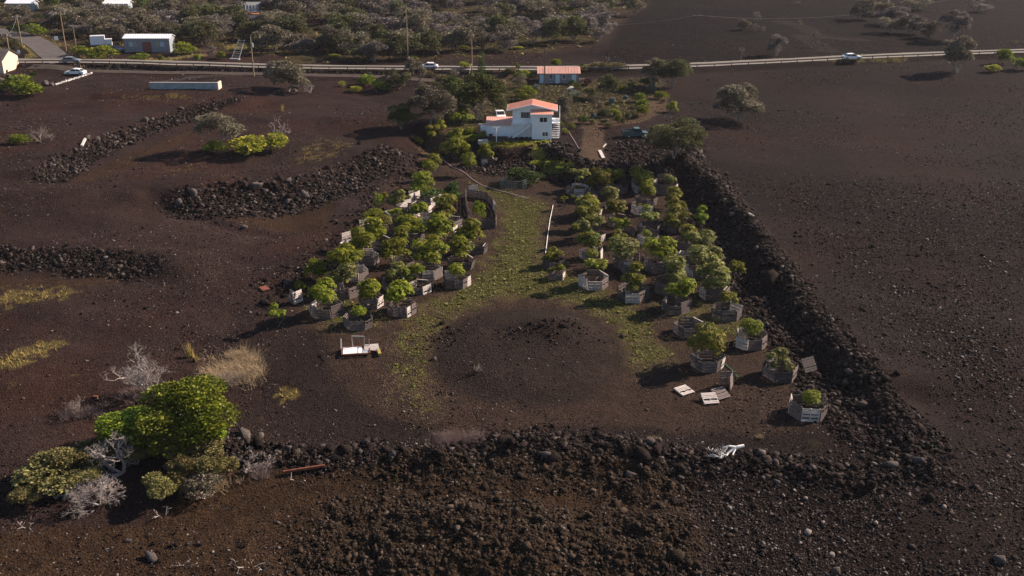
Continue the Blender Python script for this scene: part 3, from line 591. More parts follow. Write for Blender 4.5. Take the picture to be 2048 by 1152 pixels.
def crown_rosette(seed, nlobe=8, nr=230, ll=.075, m_='mango', spread=.26, r0=.17, r1=.25, flat=.8):
    g = np.random.default_rng(seed); lb = lobes_of(g, nlobe, spread, r0, r1, flat, .1); p, d = shell_points(g, lb, nr, .8)
    k = 9; a = (np.arange(k)[None] * 2 * math.pi / k + g.uniform(0, 6, (nr, 1))); d = d + np.array((0, 0, .35)); d /= np.linalg.norm(d, axis=1, keepdims=True)
    ref = np.where(np.abs(d[:, 2:3]) > .9, np.array([[1., 0, 0]]), np.array([[0, 0, 1.]])); u = np.cross(d, ref); u /= np.linalg.norm(u, axis=1, keepdims=True); w_ = np.cross(d, u)
    el = g.uniform(-.25, .75, (nr, k, 1)); dr = (u[:, None] * np.cos(a)[..., None] + w_[:, None] * np.sin(a)[..., None]) + d[:, None] * el
    C = np.repeat(p[:, None], k, 1).reshape(-1, 3); dr = dr.reshape(-1, 3); nn = np.repeat(d[:, None], k, 1).reshape(-1, 3) + g.normal(0, .25, (nr * k, 3)); L_ = ll * g.uniform(.7, 1.25, nr * k)
    v, f = leaves(C, dr, nn, L_, L_ * .17)
    # inner fill so the crown is not see-through
    n2 = 500; p2, d2 = shell_points(g, lb, n2, .45); p2 = p2 * .88; L2 = ll * g.uniform(.8, 1.4, n2); v2, f2 = leaves(p2, g.normal(0, 1, (n2, 3)), d2, L2, L2 * .3)
    return npmesh("crown", np.concatenate([v, v2]), np.concatenate([f, f2 + len(v)]), [M[m_]])
def branches(mb, p, d, L_, r, depth, g, spread=.6, up=.1, nmin=2, nmax=3, shrink=.72, seg=3, n=5, tips=None, crook=.25):
    pts = [p]; rr = [r]; q_ = p
    for k in range(seg):
        d = (d + Vector((g.gauss(0, crook), g.gauss(0, crook), g.gauss(0, crook) + up * .3))).normalized(); q_ = q_ + d * L_ / seg; pts.append(q_); rr.append(r * (1 - .38 * (k + 1) / seg))
    mb.tube(pts, rr, n if depth > 1 else 3, False)
    if depth <= 0:
        if tips is not None: tips.append(q_)
        return
    for k in range(g.randint(nmin, nmax)):
        nd = (d + Vector((g.gauss(0, spread), g.gauss(0, spread), g.gauss(up, spread * .7)))).normalized(); st = pts[g.randint(max(1, seg - 2), seg)]
        branches(mb, st, nd, L_ * shrink * g.uniform(.75, 1.15), max(r * .62, .008), depth - 1, g, spread, up, nmin, nmax, shrink, seg, n, tips, crook)
def trunk_mesh(seed, m_='bark', depth=2, h=1.0, r=.035, spread=.5):
    g = random.Random(seed); mb = MB()
    for k in range(g.randint(1, 3)):
        branches(mb, Vector((g.gauss(0, .02), g.gauss(0, .02), -.06)), Vector((g.gauss(0, .25), g.gauss(0, .25), 1)).normalized(), h * .62, r * (1 if k == 0 else .7), depth, g, spread, .4, 2, 4, .6, 3, 6)
    return mb.mesh("trunk", M[m_])
TR = [trunk_mesh(k) for k in range(6)]; TRG = [trunk_mesh(20 + k, 'greybark', 3, 1.0, .03, .6) for k in range(5)]
PRO = {
 'mango': [crown_rosette(300 + k, 8, 260, .078, 'mango') for k in range(6)],
 'mangobig': [crown_rosette(320 + k, 12, 400, .060, 'mango', .30, .15, .22) for k in range(5)],
 'loose': [crown_rosette(340 + k, 7, 130, .085, 'mango2', .32, .12, .18, 1.0) for k in range(4)],
 'round': [crown_rosette(360 + k, 6, 320, .055, 'mango', .16, .24, .30, .6) for k in range(3)],
 'scrub': [crown_leafy(400 + k, 11, 4200, .040, .5, .34, .13, .22, .9) for k in range(6)],
 'dense': [crown_leafy(420 + k, 9, 4000, .042, .5, .30, .17, .26) for k in range(5)],
 'bush': [crown_leafy(440 + k, 6, 1500, .07, .42, .28, .18, .28, .7) for k in range(5)],
 'wispy': [crown_leafy(460 + k, 12, 2400, .036, .45, .36, .11, .19, 1.0, .3) for k in range(5)],
 'spire': [crown_leafy(480 + k, 1, 2200, .05, .35, lobes=[(0, 0, z_, .30 - .16 * (z_ + .5) ) for z_ in np.linspace(-.55, .75, 9)]) for k in range(3)],
}
def plant(name, p, wd, hc, th, kind, m_, label, cat, group=None, trunk=None, lean=0, tw=None):
    """name, base point, crown width, height of the crown's middle, crown thickness factor"""
    r = empty(name, p, rnd.uniform(0, 6.28), label, cat, group)
    o = link(bpy.data.objects.new("crown", rnd.choice(PRO[kind])), r); o.location = (0, 0, hc); o.scale = (wd * 1.12, wd * 1.12, th * 1.12)
    o.material_slots[0].link = 'OBJECT'; o.material_slots[0].material = M[m_]
    tm = rnd.choice(trunk or TR); q_ = link(bpy.data.objects.new("trunk", tm), r); s_ = tw or max(.6, wd * .75); q_.scale = (s_, s_, hc * 1.0)
    return r
def pplant(name, cx, cy, wpx, hpx, kind, m_, label, cat, group=None, trunk=None, by=None, hang=.30):
    """crown centre in the photograph, its size in its pixels; by = where its foot stands"""
    by = by if by is not None else cy + hpx * .5
    p = P(cx, by); s_ = sc(p); ang = math.atan2(CH - p.z, p.y); ca = math.cos(ang)
    hc = max(.15, (by - cy) / s_ / ca); wd = wpx / s_; th = hpx / s_ / ca
    th = max(.3 * wd, min(th, 1.4 * wd)); p.z -= .05
    if name == 'mango_tree': th = min(th, .8 * wd)
    return plant(name, p, wd, hc, th, kind, m_, label, cat, group, trunk)

# ------------------------------------------------------------------ pallets and pens
def pallet_mesh(seed, m_, W=1.0, Hh=1.0, n=7):
    g = random.Random(seed); mb = MB(); missing = g.choice([None, None, g.randint(1, n - 2)])
    for k in range(n):
        if k == missing: continue
        z = (k + .5) / n * Hh; hw = Hh / n * g.uniform(.58, .80); mb.box((g.gauss(0, .008), -.055, z + g.gauss(0, .006)), (W * g.uniform(.97, 1.0), .02, hw))
    for k in range(4): z = (k + .5) / 4 * Hh; mb.box((0, .055, z), (W * .98, .02, Hh / n * .7))
    for x in (-W * .47, 0, W * .47): mb.box((x, 0, Hh * .5), (.045, .088, Hh * .985))
    return mb.mesh("pallet", m_)
PAL = [pallet_mesh(500 + k, M['wood_a' if k % 3 else 'wood_b'], n=(6, 7, 8)[k % 3]) for k in range(9)] + [pallet_mesh(530 + k, M['wood_c']) for k in range(3)]
def pallet(parent, loc, rz, wd, ht, tilt=0, lit=0, name="pallet"):
    o = bpy.data.objects.new(name, rnd.choice(PAL[9:]) if rnd.random() < lit else rnd.choice(PAL[:9])); link(o, parent)  # lit: chance of the pale copy with sunlight in its colour
    o.location = loc; o.rotation_euler = (tilt, rnd.gauss(0, .02), rz); o.scale = (wd, 1.15, ht); return o
def pen(cx, cy, wpx, label, n=6, rot=None, group="pallet pens round the orchard trees", by=None, hf=.43, skip=()):
    p = P(cx, cy + (.2 * wpx if by is None else 0)); s_ = sc(p); Rr = wpx / 2 / s_ * 1.02
    r = empty("pallet_pen", (p.x, p.y, p.z - .08), rnd.uniform(-.15, .15) if rot is None else rot, label, "pallet pen", group)
    # walk round a slightly irregular polygon whose front is two pallets wide
    angs = [-90 + 360 / n * (k + .5) + rnd.uniform(-7, 7) for k in range(n)]
    co = [Vector((math.cos(R(a)) * Rr * rnd.uniform(.93, 1.05), math.sin(R(a)) * Rr * rnd.uniform(.88, 1.0), 0)) for a in angs]
    ht = wpx / s_ * hf
    for k in range(n):
        if k in skip: continue
        a, b_ = co[k], co[(k + 1) % n]; d_ = b_ - a; m2 = (a + b_) / 2; L_ = d_.length
        dz = float(Hf(r.location.x + m2.x, r.location.y + m2.y)) - p.z
        two = L_ > 1.75
        tl = rnd.choice([rnd.gauss(0, .06), rnd.uniform(-.10, .26)]) 
        hh = ht * rnd.uniform(.84, 1.10)
        if two:
            for sgn in (-1, 1):
                q_ = m2 + d_ * .25 * sgn; pallet(r, (q_.x, q_.y, dz), math.atan2(d_.y, d_.x) + rnd.gauss(0, .05), L_ * .49, hh * rnd.uniform(.95, 1.05), tl + rnd.gauss(0, .03), .22)
        else: pallet(r, (m2.x, m2.y, dz), math.atan2(d_.y, d_.x) + rnd.gauss(0, .03), L_ * .98, hh, tl, .22)
    if rnd.random() < .6:      # a loose rail lying along the top
        k = rnd.randrange(n); a, b_ = co[k], co[(k + 1) % n]; mb = MB(); mb.bar((a.x, a.y, ht * 1.0), (b_.x * .9, b_.y * .9, ht * 1.04), .09, .03); mb.build("top_rail", M['wood_c'], r)
    return r
ORD = ["first", "second", "third", "fourth", "fifth", "sixth", "seventh", "eighth", "ninth", "tenth", "eleventh"]
# row name, then from the mound end: (crown cx, cy, w, kind, leaf, look) or None, (pen cx, cy, w) or None
ROWS = [
 ("outermost row under the cinder slope", [
  ((643, 591, 60, 'mango', 'mango', "broad dark green"), (653, 616, 62)), ((682, 554, 58, 'mango', 'mangopale', "pale grey-green"), (691, 578, 56)),
  ((692, 521, 58, 'mangobig', 'mango', "deep green"), (712, 547, 50)), ((719, 490, 56, 'mangobig', 'mango', "dark glossy"), (732, 514, 50)),
  ((742, 465, 50, 'mango', 'mango', "dense dark"), (758, 486, 46)), ((763, 448, 38, 'round', 'mango2', "rounded olive"), (779, 463, 40))]),
 ("second row from the cinder slope", [
  ((721, 626, 32, 'round', 'mango', "low green bush in"), (717, 640, 56)), ((742, 580, 48, 'mango', 'mango', "spreading dark"), (743, 601, 48)), ((786, 546, 44, 'mango', 'mangopale', "dull green"), (787, 566, 48)),
  ((790, 506, 52, 'mangobig', 'mango', "wide leafy"), (805, 524, 48)), ((808, 478, 44, 'mango', 'mango', "bright tipped"), (816, 494, 42)), ((820, 450, 48, 'mangobig', 'mango', "dark bushy"), (830, 470, 42)),
  ((840, 418, 34, 'mango', 'mango', "small dark"), (851, 436, 36)), (None, (843, 415, 42)), (None, (812, 418, 44)), ((791, 426, 26, 'loose', 'mango', "slight green"), (798, 434, 50)), ((797, 399, 36, 'mango', 'mangopale', "pale bushy"), None)]),
 ("third row from the cinder slope", [
  ((800, 586, 56, 'mango', 'mango', "dark leafy"), (803, 614, 56)), ((826, 552, 42, 'loose', 'citrus', "yellow-green"), (838, 574, 46)), ((857, 513, 64, 'mangobig', 'mango', "very full dark"), (857, 543, 52)),
  ((868, 490, 38, 'mango', 'mango', "bright green"), (874, 503, 36)), ((876, 461, 58, 'mangobig', 'mango', "wide dark"), (884, 482, 44)), ((896, 424, 58, 'mango', 'mango2', "yellow-tipped full"), (902, 447, 48))]),
 ("row by the grassy track, slope side", [
  ((913, 543, 36, 'round', 'mango', "small round"), (912, 559, 56)), ((919, 501, 50, 'mangobig', 'mango', "tall dark"), (922, 525, 50)), ((941, 471, 58, 'mango', 'mango', "wide bright"), (953, 495, 42))]),
 ("row by the grassy track, berm side", [
  ((1113, 537, 28, 'loose', 'citrus', "small yellow-green"), (1114, 550, 34)), ((1105, 513, 38, 'loose', 'mango', "low bright"), (1107, 524, 42)),
  ((1187, 529, 52, 'loose', 'mango2', "open olive"), (1187, 560, 58)), ((1180, 482, 52, 'mango', 'redleaf', "green and red-leaved"), (1184, 507, 48)), ((1181, 458, 50, 'loose', 'mangopale', "pale thin"), (1192, 472, 36)),
  ((1175, 434, 44, 'mango', 'mango2', "olive green"), (1182, 449, 40)), ((1175, 412, 50, 'mango', 'mango2', "wide olive"), (1182, 426, 40)), ((1175, 394, 18, 'loose', 'mango', "little sprouting"), (1174, 397, 34)),
  ((1160, 376, 20, 'loose', 'mangopale', "little grey"), (1154, 380, 40)), ((1159, 354, 38, 'loose', 'mangopale', "pale fresh green"), None)]),
 ("third row from the rubble berm", [
  ((1266, 556, 58, 'loose', 'mango2', "golden-tipped open"), (1266, 584, 60)), (None, (1262, 538, 38)), ((1247, 503, 60, 'round', 'mangopale', "domed grey-green"), (1256, 522, 56)), ((1235, 476, 34, 'loose', 'mango2', "olive upright"), (1245, 486, 36)),
  ((1240, 453, 38, 'loose', 'mango', "thin green"), (1250, 462, 36)), ((1232, 423, 44, 'mango', 'mango2', "brown-tipped"), (1234, 441, 42)), ((1225, 389, 42, 'mango', 'mangopale', "pale rounded"), (1230, 408, 42)),
  ((1198, 361, 44, 'mango', 'mango2', "olive spreading"), (1198, 384, 40)), ((1226, 350, 36, 'mango', 'mango', "fresh green"), (1234, 366, 42))]),
 ("second row from the rubble berm", [
  ((1356, 580, 54, 'mango', 'mango', "dark glossy"), (1352, 608, 56)), ((1340, 547, 56, 'mango', 'mangopale', "pale spreading"), (1337, 570, 58)), ((1316, 505, 58, 'mangobig', 'mango', "tall bright-tipped"), (1318, 527, 58)), ((1293, 469, 20, 'round', 'citrus', "tiny bright"), (1296, 477, 42)),
  ((1295, 434, 44, 'loose', 'mangopale', "grey-green"), (1297, 457, 42)), ((1276, 411, 12, 'round', 'mango', "tiny low"), (1284, 415, 44)), ((1288, 384, 38, 'mango', 'mango', "full green"), (1290, 400, 42)), ((1289, 371, 26, 'round', 'mango', "small bright"), None), ((1284, 354, 44, 'mango', 'mango2', "olive spreading"), (1283, 372, 42))]),
 ("row at the foot of the berm", [
  ((1620, 799, 38, 'round', 'citrus', "low yellow-green bush"), (1614, 812, 76)), ((1560, 720, 50, 'loose', 'mangopale', "sparse reddish"), (1558, 740, 66)), ((1501, 659, 42, 'round', 'citrus', "low bright"), (1501, 677, 64)),
  ((1412, 689, 66, 'mango', 'mango2', "broad olive"), (1413, 720, 64)), (None, (1376, 654, 58)), ((1452, 601, 36, 'loose', 'mango2', "thin grey"), (1452, 622, 58)), ((1429, 554, 66, 'mango', 'mangopale', "wide grey-green"), (1427, 581, 58)),
  ((1400, 516, 62, 'mango', 'mangopale', "tall pale"), (1393, 542, 50)), ((1395, 489, 54, 'mango', 'mangopale', "dull green domed"), (1376, 515, 44)), ((1371, 470, 40, 'mango', 'mango2', "olive small"), (1368, 485, 40)), ((1356, 436, 50, 'mango', 'mango2', "brown-green full"), (1343, 452, 40))]),
]
for rn, items in ROWS:
    for k, (tr, pn) in enumerate(items):
        o_ = ORD[k]; inpen = pn is not None
        if tr:
            cx, cy, w_, kd, lf, look = tr; by = (pn[1] + .2 * pn[2]) if pn else cy + w_ * .62
            by = max(by, cy + 4)
            look = look.replace(" bush in", "").replace(" bush", "")
            pplant("mango_tree", cx, cy, w_ * 1.28, w_ * .88, kd, lf, f"{look} tree, {o_} from the mound, {rn}", "fruit tree", "fruit trees of the pallet orchard", by=by)
        if pn:
            kind_ = "empty pallet pen" if not tr else "pallet pen"
            pen(pn[0], pn[1], pn[2], f"{kind_}, {o_} from the mound, {rn}", n=rnd.choice([5, 6, 6, 7]))
G1 = "fruit trees of the pallet orchard"
for cx, cy, w_, h_, kd, lf, lb, by in [
  (1339, 394, 50, 40, 'mango', 'mango2', "olive tree beside the berm, behind the far end pen", 420), (1352, 414, 46, 36, 'mango', 'mango2', "brown-green tree pressed against the foot of the far berm", 440), (1400, 432, 46, 40, 'loose', 'citrus', "yellow-green open tree leaning onto the berm slope", 462),
  (1468, 541, 44, 40, 'loose', 'mango', "bright green tree on the berm slope beside the wide grey-green one", 572), (1336, 360, 32, 28, 'mango', 'mangopale', "small pale tree in the far corner of the orchard", 380), (1425, 513, 40, 34, 'mango', 'mangopale', "pale tree squeezed between its taller neighbours and the berm", 545),
  (555, 628, 48, 42, 'loose', 'citrus', "bright yellow-green young tree standing alone beyond the pens", 657), (633, 540, 40, 44, 'bush', 'citrus', "upright yellow-green shrub at the foot of the cinder slope", 562),
  (599, 572, 26, 16, 'bush', 'citrus', "low bright weed clump near the two leaning pallets", 580), (1127, 400, 20, 14, 'loose', 'mango', "small spindly papaya with a flat leafy top by the track", 418), (1148, 456, 22, 18, 'loose', 'mango', "tall thin papaya with drooping leaves by the track", 492), (1144, 394, 12, 10, 'loose', 'citrus', "smallest papaya sprout near the far pens", 408),
  (1330, 376, 0, 0, None, None, None, None),
  (862, 336, 40, 34, 'round', 'mango', "round-headed tree nearest the wheel track, front of a pair", 362), (869, 322, 40, 30, 'round', 'mango', "round-headed tree nearest the wheel track, back of a pair", 345), (911, 299, 60, 50, 'mangobig', 'mango', "largest dark fruit tree below the house drive", 322), (936, 325, 44, 40, 'round', 'mango', "neat domed tree on a stone-ringed trunk", 352), (970, 307, 38, 30, 'mango', 'mango', "dark tree over the small white-posted pen", 326),
  (908, 272, 36, 26, 'mango', 'mango', "dark green tree beside the wheel track below the clothes line", 286), (962, 271, 26, 20, 'round', 'mango', "small round tree by the concrete block near the clothes line", 279), (924, 233, 60, 40, 'mangobig', 'citrus', "bright spreading tree under the big dark ones by the drive", 250),
  (866, 262, 34, 24, 'mango', 'yellow', "yellow-green shrub on the edge of the wheel track", 272), (882, 250, 24, 18, 'mango', 'yellow', "small yellow shrub behind the wheel track", 259), (838, 281, 22, 14, 'bush', 'yellow', "low yellow clump on the outer edge of the track", 288),
  (1052, 350, 74, 36, 'dense', 'dark', "wide dark bush in the hollow beside the wire pen", 366), (843, 364, 58, 34, 'mangobig', 'mango', "full tree behind the planted bed", 384), (845, 380, 50, 22, 'bush', 'bright', "bright leafy plants spilling over the pallet bed", 392), (905, 376, 34, 26, 'bush', 'strelitz', "spiky green plant at the end of the pallet bed", 392), (880, 392, 80, 14, 'bush', 'dark', "trailing dark vine along the front of the pallet bed", 398),
  (961, 425, 30, 38, 'dense', 'bright', "upright leafy shrub inside the large pallet enclosure", 442), (755, 402, 24, 34, 'wispy', 'citrus', "wispy yellow-green shrub at the head of the outer row", 420), (752, 432, 54, 22, 'dense', 'mango', "low dark shrub on the outer edge of the orchard", 442), (770, 392, 18, 16, 'bush', 'yellow', "small yellow bush at the head of the outer row", 400), (815, 398, 20, 14, 'mango', 'mango2', "small orange-tipped bush by the bleached pallets", 408), (735, 437, 24, 14, 'bush', 'citrus', "pale weed by the propped white pallet", 446)]:
    if kd: pplant("papaya_tree" if 'papaya' in lb else "mango_tree" if 'tree' in lb else "garden_shrub", cx, cy, w_, h_, kd, lf, lb, "papaya" if 'papaya' in lb else "tree" if 'tree' in lb else "shrub", None, by=by)
pen(1330, 372, 46, "pallet pen in the far corner of the orchard under the berm"); pen(975, 322, 30, "small white-posted pallet pen under the dark tree by the house bank", n=4)
pen(852, 388, 60, "long overgrown pallet bed at the head of the orchard", n=7, hf=.3)
# big enclosure
e = empty("pallet_enclosure", P(960, 430), 0, "large curved pallet enclosure with straw ground beside the grassy track", "pallet enclosure"); c0 = e.location.copy()
el = [(938, 452), (965, 457), (991, 457), (992, 440), (990, 425), (982, 410), (969, 399), (948, 396), (931, 394), (932, 410), (935, 432), (938, 452)]
for a, b_ in zip(el[:-1], el[1:]):
    A = P(*a); B = P(*b_); d_ = B - A; m2 = (A + B) / 2 - c0; n_ = max(1, round(d_.xy.length / 1.7))
    for k in range(n_):
        q_ = A + d_ * ((k + .5) / n_) - c0; pallet(e, (q_.x, q_.y, q_.z - .05), math.atan2(d_.y, d_.x), d_.xy.length / n_ * .98, 1.35, rnd.gauss(0, .04), .1)
# collapsed pen, leaning and lying pallets
def lone(px_, py_, rz, tilt, label, wd=1.45, ht=1.45, lit=0, dz=.1, grp=None):
    o = bpy.data.objects.new("wooden_pallet", rnd.choice(PAL[9:]) if lit else rnd.choice(PAL[:9])); link(o); p = P(px_, py_)
    o.location = (p.x, p.y, p.z + dz); o.scale = (wd, 1.15, ht); o.rotation_euler = (tilt, 0, rz); return tag(o, label, "pallet", grp)
lone(1378, 790, .55, -1.45, "bleached pallet lying flat beside the collapsed pen", lit=1)
lone(1424, 810, .15, -1.25, "pallet lying in front of the collapsed pen, its far edge down", lit=1); lone(1450, 800, .5, -1.2, "second pallet lying against the one in front of the collapsed pen", lit=0)
lone(1462, 778, 1.2, -.1, "standing pallet with a hose over its corner in the collapsed pen"); lone(1453, 768, .05, .2, "standing back pallet of the collapsed pen")
lone(1622, 748, .5, -.6, "dark pallet leaning on the slope of the rubble berm", 1.6, 1.5)
lone(582, 608, 2.2, .25, "bleached pallet with gaps standing beyond the outer row"); lone(597, 607, 1.0, -.1, "bleached pallet standing next to the gapped one beyond the outer row", lit=1)
for px_, py_, rz, lb in ((690, 500, 1.2, "pale pallet standing behind the dark glossy tree of the outer row"), (694, 482, .8, "white pallet behind the outer row, lower of two"), (729, 455, .7, "white pallet propped at the edge of the cinder slope"), (826, 402, 1.0, "bleached pallet upright at the head of the second row"), (834, 398, 1.15, "bleached pallet next to the upright one at the head of the second row"), (867, 410, 1.1, "bleached pallet standing before the yellow-tipped tree"), (912, 470, 1.2, "narrow white pallet standing between the third row and the track"), (815, 415, .9, "white slatted pallet in the line before the overgrown bed"), (809, 421, .9, "white slatted pallet, second in the line before the overgrown bed"), (946, 385, .4, "tilted white pallet frame at the end of the planted bed")):
    lone(px_, py_ + 4, rz, rnd.uniform(-.15, .1), lb, 1.5, 1.55, 1, 0)
# ------------------------------------------------------------------ the white house
def wbox(r, name, c, sz, m_, par=None, rz=0):
    mb = MB(); mb.box(c, sz, rz); return mb.build(name, M[m_], par or r)
def window(r, x, z, wd, ht, y, frame='trimwhite', rails=1, sx=0, pane='glass'):
    """a window on a wall that faces -Y (or +X when sx): frame proud of the wall with pane inside"""
    mb = MB(); t = .07
    def B(m2, cx, cz, w_, h_, d_, off):
        if sx: m2.box((y + off, cx, cz), (d_, w_, h_))
        else: m2.box((cx, y - off, cz), (w_, d_, h_))
    B(mb, x - wd / 2, z, t, ht + t, .08, .02); B(mb, x + wd / 2, z, t, ht + t, .08, .02); B(mb, x, z + ht / 2, wd - t, t, .08, .02); B(mb, x, z - ht / 2, wd - t, t, .08, .02)
    for k in range(rails): B(mb, x - wd / 2 + wd * (k + 1) / (rails + 1), z, .05, ht - t, .07, .02)
    f = mb.build("window", M[frame], r); m2 = MB(); B(m2, x, z, wd - t, ht - t, .03, .005); m2.build("pane", M[pane], f); return f
def roofslab(r, name, pts, th, m_, rib=None, par=None):
    """sloping slab from four corners, with standing ribs down the slope"""
    mb = MB(); a, b_, c, d_ = [Vector(p) for p in pts]; n_ = (b_ - a).cross(d_ - a).normalized(); n_ = n_ if n_.z > 0 else -n_
    lo = [p - n_ * th for p in (a, b_, c, d_)]
    mb.quad(a, b_, c, d_); mb.quad(*reversed(lo))
    up = (a, b_, c, d_)
    for i in range(4): j = (i + 1) % 4; mb.quad(up[i], lo[i], lo[j], up[j])
    if rib:
        L_ = (b_ - a).length; k = int(L_ / rib)
        for i in range(1, k): f = i / k; mb.bar(a + (b_ - a) * f + n_ * .02, d_ + (c - d_) * f + n_ * .02, .05, .05)
    o = mb.build(name, M[m_], par or r); return o
hp = PZ(1062, 279, 2.8)
hr = empty("white_house", (hp[0], hp[1], 2.8), R(-2), "two-storey white house with coral roof standing on the rock bank", "house")
# local: x across, y away, z up.  front block x -0.2..3.5 at y=0; main body x -3.5..3.5 at y 1.6..7.5
mb = MB(); mb.box((.15, 3.6, 1.2), (6.9, 3.9, 2.5)); mb.box((.15, 3.6, 3.8), (6.96, 3.96, 2.75))
mb.prism([(-3.32, 5.17), (3.62, 5.17), (.15, 5.9)], 1.64, 5.56, 'y'); body = mb.build("wall", M['white'], hr)
mb = MB(); mb.box((1.88, .82, 1.28), (3.5, 1.62, 2.6)); mb.box((1.88, .80, 3.55), (3.56, 1.66, 1.94)); mb.build("front_wall", M['white'], hr)
mb = MB(); 
for k in range(12): mb.box((.16 + k * .31, -.035, 2.28), (.03, .012, 4.4))
for k in range(11): mb.box((-3.2 + k * .3, 1.60, 3.85), (.03, .012, 2.6))
mb.build("siding_battens", M['white'], hr)
roofslab(hr, "roof", [(-4.3, .95, 5.0), (-4.3, 6.0, 5.0), (.15, 6.0, 6.02), (.15, .95, 6.02)], .12, 'coral', .4)
roofslab(hr, "roof", [(4.6, .95, 5.0), (4.6, 6.0, 5.0), (.15, 6.0, 6.02), (.15, .95, 6.02)], .12, 'coral', .4)
mb = MB(); mb.bar((-4.32, .93, 4.91), (.15, .93, 5.93), .06, .22); mb.bar((4.62, .93, 4.91), (.15, .93, 5.93), .06, .22); mb.bar((4.63, .9, 4.9), (4.63, 6.0, 4.9), .05, .18); mb.bar((-4.33, .9, 4.9), (-4.33, 6.0, 4.9), .05, .18); mb.build("fascia", M['trimwhite'], hr)
roofslab(hr, "porch_roof", [(-.1, -.35, 4.58), (4.0 - .1, -.35, 4.58), (3.9, 1.55, 5.05), (-.1, 1.55, 5.05)], .12, 'coral', .4)
mb = MB(); mb.box((1.9, -.38, 4.5), (4.0, .05, .16)); mb.build("porch_fascia", M['trimwhite'], hr)
window(hr, 2.15, 3.55, 1.35, .85, -.03); window(hr, 2.5, 1.0, 1.05, .75, -.01)
window(hr, -1.05, 4.0, 1.65, 1.1, 1.62, 'trimwhite', 0, 0, 'shadeblack')  # near-black pane paints the unlit room behind the opening
window(hr, 3.5, 3.9, 1.0, .9, 3.63, sx=1); window(hr, 5.0, 3.9, .8, .9, 3.63, sx=1)
# stair with stringers and treads, landing and posts
mb = MB(); mb.bar((-3.25, .55, .1), (-.1, .55, 2.45), .06, .24); mb.bar((-3.25, 1.35, .1), (-.1, 1.35, 2.45), .06, .24)
for k in range(13): f = (k + .5) / 13; mb.box((-3.25 + 3.15 * f, .95, .14 + 2.35 * f), (.26, .8, .04))
mb.build("stair", M['trimwhite'], hr)
mb = MB(); mb.bar((-3.25, .5, 1.1), (-.1, .5, 3.4), .05, .08); 
for k in range(6): f = k / 5; mb.box((-3.2 + 3.05 * f, .5, .62 + 2.3 * f), (.06, .06, 1.0))
mb.build("stair_railing", M['trimwhite'], hr)
mb = MB(); mb.box((-2.3, 1.2, 2.5), (2.5, .8, .12)); mb.build("landing", M['trimwhite'], hr)
for x in (-3.4, -2.3, -1.2, -.4): wbox(hr, "post", (x, .88, 1.22), (.1, .1, 2.44), 'trimwhite')
# side deck on the sunny side
mb = MB(); mb.box((4.35, 3.6, 2.55), (1.5, 4.0, .14)); mb.build("deck", M['trimwhite'], hr)
for y in (1.7, 3.6, 5.5): wbox(hr, "deck_post", (5.05, y, 2.45 if y > 2 else 2.0), (.12, .12, 4.9 if y > 2 else 4.0), 'trimwhite')
mb = MB(); mb.box((5.05, 3.6, 3.5), (.06, 4.0, .08)); mb.box((4.35, 1.65, 3.5), (1.4, .06, .08)); mb.box((4.35, 1.65, 3.05), (1.4, .05, .5)); mb.box((5.05, 3.6, 3.05), (.05, 3.8, .5)); mb.build("deck_railing", M['trimwhite'], hr)
mb = MB()
for k in range(9): mb.box((4.35, 1.7 - k * .26 + .9, 2.4 - k * .27), (1.2, .28, .05))
mb.build("deck_steps", M['trimwhite'], hr)
# wing
mb = MB(); mb.prism([(2.0, 0), (2.0, 2.15), (5.6, 2.55), (5.6, 0)], -7.9, -3.32); mb.build("wing_wall", M['white'], hr)
roofslab(hr, "wing_roof", [(-8.15, 1.6, 2.2), (-3.33, 1.6, 2.2), (-3.33, 6.0, 2.75), (-8.15, 6.0, 2.75)], .1, 'coral2', .4)
mb = MB(); mb.box((-8.5, 3.5, .75), (1.15, 1.6, 1.5)); mb.box((-8.5, 3.5, 1.53), (1.25, 1.7, .06)); mb.build("side_bin_shed", M['white'], hr)
pad = MB(); pad.box((-5.6, .2, .06), (5.4, 3.4, .1)); tag(pad.build("paved_yard", M['concrete'] if 0 else M['dirtroad'], None), kind='structure').location = (hp[0], hp[1], 2.8)
def hw(x, y, z=0): c, s_ = math.cos(R(-2)), math.sin(R(-2)); return Vector((hp[0] + x * c - y * s_, hp[1] + x * s_ + y * c, 2.8 + z))
def tpole(p, label, h=2.6):
    r = empty("clothes_pole", p, 0, label, "clothes pole"); mb = MB(); mb.tube([(0, 0, -.2), (0, 0, h)], .07, 8); mb.build("post", M['trimwhite'], r); mb = MB(); mb.box((0, 0, h), (1.3, .08, .1)); mb.build("crossbar", M['trimwhite'], r)
tpole(P(993, 284), "white T-shaped clothes pole on the paved yard beside the house"); tpole(P(964, 270), "white T-shaped clothes pole behind the small round tree", 2.0)
mb = MB(); mb.box((0, 0, .3), (1.7, .9, .7)); o = mb.build("concrete_block", M['concrete']); o.location = P(966, 287); o.rotation_euler = (0, 0, .2); tag(o, "pale concrete block at the foot of the small round tree", "block")
def bucket(p, label, m_, s_=.3):
    r = empty("plastic_tub", p, 0, label, "tub"); mb = MB(); mb.tube([(0, 0, 0), (0, 0, s_ * 1.3)], [s_ * .8, s_], 12); mb.build("tub_body", M[m_], r); mb = MB(); mb.tube([(0, 0, s_ * 1.3), (0, 0, s_ * 1.4)], s_ * 1.08, 12); mb.build("rim", M[m_], r)
bucket(hw(-3.9, 1.1, .1), "white tub beside the foot of the outside stair", 'trimwhite'); bucket(hw(-7.2, 1.3, .1), "red tub against the wing wall of the white house", 'rust', .35)

